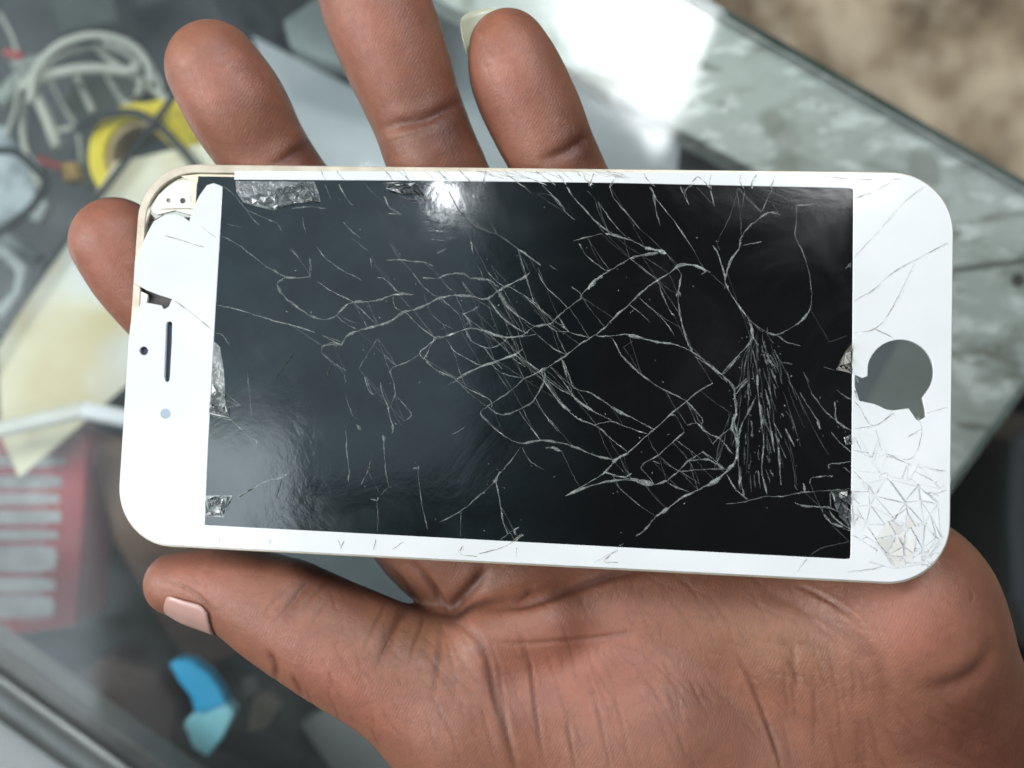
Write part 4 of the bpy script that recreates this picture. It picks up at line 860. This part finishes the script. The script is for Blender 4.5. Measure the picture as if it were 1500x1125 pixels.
def m_crack(name, colr, rough, gain=1.0, base=0.0):
    t = NT(name); at_ = t.n('Attribute', attribute_name='bright').outputs['Fac']
    nz_ = t.ramp(t.noise(900, 3, 0.7), [(0.35, 0.25), (0.65, 1.35)])
    fac = t.n('Clamp', {'Value': t.math('ADD', t.math('MULTIPLY', t.math('MULTIPLY', at_, nz_), gain), base)}).outputs[0]
    d_ = t.pbr(Base_Color=colr, Roughness=rough, Specular_IOR_Level=0.6, Normal=t.bump(t.noise(2500, 3), 0.0003))
    return t.end(t.n('MixShader', {0: fac, 1: t.n('BsdfTransparent').outputs[0], 2: d_}).outputs[0])
ribbons(CK, -0.06, name='crack_network', mat=m_crack('glass_fracture', (0.38, 0.41, 0.39), 0.35, 0.58, 0.07))
ribbons([(p, 2.2, 1.2) for p in DK], -0.055, name='open_crack', mat=m_crack('open_fracture', (0.004, 0.004, 0.005), 0.6, 1.5), seed=4)

# cracks on the white bezel
BC = []
def bc(pts, w_=1.2, b=.5): BC.append((pts, w_, b))
for x0, y0, x1, y1 in [(470, 247, 478, 265), (492, 248, 505, 264), (560, 247, 575, 265), (590, 247, 600, 266), (640, 247, 655, 266), (672, 248, 690, 267), (712, 248, 708, 268), (738, 249, 768, 274), (752, 250, 800, 270), (784, 250, 812, 270), (812, 251, 828, 270), (845, 252, 868, 270), (870, 253, 862, 272), (905, 254, 892, 273), (943, 254, 958, 272), (1022, 258, 1008, 274), (1022, 258, 1038, 274), (1042, 256, 1040, 276), (1085, 256, 1088, 275), (1108, 256, 1100, 275), (1135, 257, 1128, 275)]:
    bc([(x0, y0), ((x0+x1)/2+rs2.uniform(-3, 3), (y0+y1)/2), (x1, y1)], rs2.uniform(1.2, 2.4), rs2.uniform(.5, .8))
for k in range(22):
    x = rs2.uniform(690, 905); bc([(x, 250+rs2.uniform(-1, 2)), (x+rs2.uniform(8, 22), 254+rs2.uniform(-2, 4)), (x+rs2.uniform(18, 44), 261+rs2.uniform(-5, 6))], .9, rs2.uniform(.25, .55))
for k in range(8):
    x = rs2.uniform(500, 680); bc([(x, 250), (x+8, 256), (x+18, 264)], .8, .35)
for pts in [[(1205, 258), (1260, 263), (1320, 262)], [(396, 790), (394, 802)], [(1352, 274), (1320, 300), (1290, 335), (1250, 378)], [(1388, 356), (1350, 376), (1310, 398), (1280, 424), (1250, 441)], [(1340, 385), (1318, 430), (1300, 462), (1280, 482), (1250, 488)], [(1278, 480), (1310, 496)],
            [(1310, 264), (1280, 280), (1250, 292)], [(1252, 588), (1260, 598), (1275, 622), (1292, 618), (1308, 602)], [(1252, 628), (1285, 622), (1310, 605)], [(1283, 630), (1290, 655), (1296, 664), (1330, 673), (1345, 655), (1350, 628), (1342, 608)], [(1252, 640), (1265, 665), (1280, 670)],
            [(1250, 690), (1268, 708), (1285, 720), (1290, 695), (1310, 695), (1335, 702), (1352, 718), (1370, 730)], [(1250, 660), (1300, 668), (1345, 684), (1386, 690)], [(1352, 606), (1370, 602), (1388, 596)], [(1296, 664), (1325, 675), (1340, 690), (1386, 714)],
            [(1250, 720), (1300, 722), (1330, 735), (1386, 718)], [(1250, 770), (1262, 745), (1250, 730)], [(1250, 784), (1275, 800), (1300, 822), (1285, 832), (1240, 838)], [(1340, 735), (1325, 760), (1318, 790), (1325, 828)], [(1250, 752), (1280, 766), (1305, 764), (1320, 748)], [(1262, 790), (1290, 778), (1310, 780)],
            [(495, 791), (500, 803)], [(504, 792), (498, 806)], [(551, 790), (547, 806)], [(590, 794), (575, 805)], [(678, 798), (676, 812), (700, 815)], [(668, 812), (678, 800)], [(757, 802), (756, 816)], [(905, 805), (870, 824)], [(905, 805), (885, 822), (905, 824)], [(700, 812), (740, 800), (765, 782)], [(1183, 818), (1170, 834)], [(322, 788), (320, 798)], [(240, 345), (252, 348), (298, 362)], [(1180, 820), (1168, 838)],
            [(255, 440), (285, 462), (312, 484)], [(296, 332), (300, 336), (316, 348)], [(1330, 640), (1350, 628)], [(1300, 696), (1296, 735)]]:
    bc(pts, rs2.uniform(1.0, 2.0), rs2.uniform(.4, .8))
for k in range(70):
    x = rs2.uniform(1252, 1372); y = rs2.uniform(700, 828)
    if (x-1330)**2/900+(y-790)**2/2500 > 3.2: continue
    aa = rs2.uniform(0, 6.28); l = rs2.uniform(6, 18); bc([(x, y), (x+l*.5*math.cos(aa)+rs2.uniform(-3, 3), y+l*.5*math.sin(aa)), (x+l*math.cos(aa+.4), y+l*math.sin(aa+.4))], rs2.uniform(.9, 2.4), rs2.uniform(.25, .6))
ribbons(BC, 0.012, name='bezel_crack', mat=m_crack('bezel_fracture', (0.20, 0.18, 0.145), 0.4, 1.25), clip=False, jit=.35, seed=9)
ribbons([([(x+1.6, y+1.2) for x, y in p], w_*1.1, b_) for p, w_, b_ in BC], 0.010, name='bezel_crack_highlight', mat=m_crack('bezel_crack_highlight', (0.86, 0.87, 0.86), 0.2, 0.6), clip=False, jit=.35, seed=11)  # light line painted beside each bezel crack as its highlight

# crushed glass patches at the display edges
from mathutils.geometry import delaunay_2d_cdt
def shards(poly, cell, seed):
    r = random.Random(seed); q = outline(poly)
    x0, x1 = min(p[0] for p in q), max(p[0] for p in q); y0, y1 = min(p[1] for p in q), max(p[1] for p in q)
    def ins(x, y):
        c_ = False
        for (xa, ya), (xb, yb) in zip(q, q[1:]+q[:1]):
            if (ya > y) != (yb > y) and x < (xb-xa)*(y-ya)/(yb-ya)+xa: c_ = not c_
        return c_
    pts = list(q); k = int((x1-x0)*(y1-y0)/(cell*cell))
    for _ in range(k):
        x, y = r.uniform(x0, x1), r.uniform(y0, y1)
        if ins(x, y): pts.append((x, y))
    res = delaunay_2d_cdt([Vector(p) for p in pts], [], [], 0, 1e-4)
    tri = []
    for f_ in res[2]:
        T = [res[0][a_] for a_ in f_]; cx, cy = sum(t_[0] for t_ in T)/3, sum(t_[1] for t_ in T)/3
        if ins(cx, cy): tri.append([(t_[0], t_[1]) for t_ in T])
    return tri, r
def crushed(name, poly, mat, z=-0.05, cell=1.1, amp=0.22, seed=1, keep=0.8, lift=0.03):
    tri, r = shards(poly, cell*1.5, seed); V = []; Fc = []
    for T in tri:
        if r.random() > keep: continue
        cx, cy = sum(p[0] for p in T)/3, sum(p[1] for p in T)/3; tx, ty = r.uniform(-amp, amp), r.uniform(-amp, amp); b0 = len(V); sh = r.uniform(.80, .97)
        lf = max(abs(tx*(p[0]-cx)+ty*(p[1]-cy)) for p in T)
        for p in T: V.append((cx+(p[0]-cx)*sh, cy+(p[1]-cy)*sh, z+lift+lf+tx*(p[0]-cx)+ty*(p[1]-cy)))
        Fc.append((b0, b0+1, b0+2))
    return tag(mesh(name, V, Fc, mat, ph), kind='stuff')
M['crush'] = simple('crushed_glass', (0.12, 0.135, 0.135), (0.04, 0.05, 0.05), 0.25, 900, 0.9, 0.0001)
M['crushd'] = simple('crushed_glass_dark', (0.07, 0.08, 0.08), (0.02, 0.022, 0.024), 0.2, 900, 0.9, 0.0001)
plate('crushed_glass', [[LOC(*p) for p in [(345, 265), (460, 266), (466, 280), (470, 296), (450, 292), (425, 300), (400, 308), (375, 302), (356, 296), (346, 282)]]], -0.09, -0.055, simple('frosted_glass', (0.14, 0.16, 0.165), (0.055, 0.065, 0.07), 0.3, 500, 0.8, 0.0006), 0.005, True)
crushed('glass_shards', [(352, 290), (380, 284), (420, 272), (458, 266), (470, 296), (430, 298), (400, 308), (370, 300)], M['crush'], cell=.42, amp=.5, seed=2)
plate('crushed_glass', [[LOC(*p) for p in [(311, 498), (322, 508), (328, 545), (330, 590), (336, 612), (306, 606)]]], -0.09, -0.055, simple('frosted_glass_grey', (0.22, 0.245, 0.235), (0.08, 0.09, 0.09), 0.3, 500, 0.8, 0.0006), 0.005, True)
plate('crushed_glass', [[LOC(*p) for p in [(302, 726), (340, 726), (332, 742), (328, 758), (300, 756)]]], -0.09, -0.055, simple('frosted_glass_pale', (0.30, 0.34, 0.35), (0.12, 0.14, 0.15), 0.3, 600, 0.8, 0.0006), 0.005, True)
crushed('glass_shards', [(303, 727), (338, 727), (328, 756), (302, 755)], M['crush'], cell=.34, amp=.6, seed=3)
crushed('glass_shards', [(311, 560), (330, 580), (336, 612), (306, 606)], M['crush'], cell=.4, amp=.5, seed=4)
crushed('glass_shards', [(1248, 496), (1247, 548), (1224, 541)], simple('brown_glass', (0.16, 0.15, 0.12), (0.05, 0.05, 0.04), .3, 900, .8), cell=.5, amp=.4, seed=5)
crushed('glass_shards', [(1216, 718), (1246, 718), (1246, 775), (1225, 752)], M['crushd'], cell=.5, amp=.5, seed=6)
crushed('glass_shards', [(1236, 640), (1247, 636), (1247, 650), (1238, 652)], M['crushd'], cell=.4, amp=.5, seed=8)
crushed('glass_shards', [(560, 268), (610, 268), (622, 288), (590, 285), (566, 278)], M['crushd'], cell=.55, amp=.5, seed=9)
crushed('glass_shards', [(1250, 545), (1258, 560), (1256, 588), (1250, 570)], M['crushd'], z=-.1, cell=.4, amp=.5, seed=10)

M['cream_white'] = simple('cream_white_splinter', (0.57, 0.565, 0.54), (0.50, 0.49, 0.46), 0.3, 200)
# flat splinters of the crushed lower right bezel
crushed('bezel_shards', [(1254, 742), (1262, 706), (1300, 700), (1345, 712), (1374, 738), (1378, 790), (1352, 824), (1310, 834), (1272, 822), (1290, 800), (1262, 782)], M['white'], z=0.0, cell=1.7, amp=.07, seed=21, keep=.9, lift=.035)
crushed('bezel_shards', [(1280, 790), (1300, 760), (1330, 740), (1346, 770), (1336, 826), (1312, 832)], M['cream_white'], z=0.05, cell=1.1, amp=.13, seed=22, keep=.6, lift=.04)
crushed('bezel_shards', [(1252, 630), (1290, 640), (1300, 664), (1345, 676), (1384, 694), (1380, 716), (1330, 706), (1290, 694), (1254, 690)], M['white'], z=0.0, cell=2.2, amp=.035, seed=23, keep=.75, lift=.02)
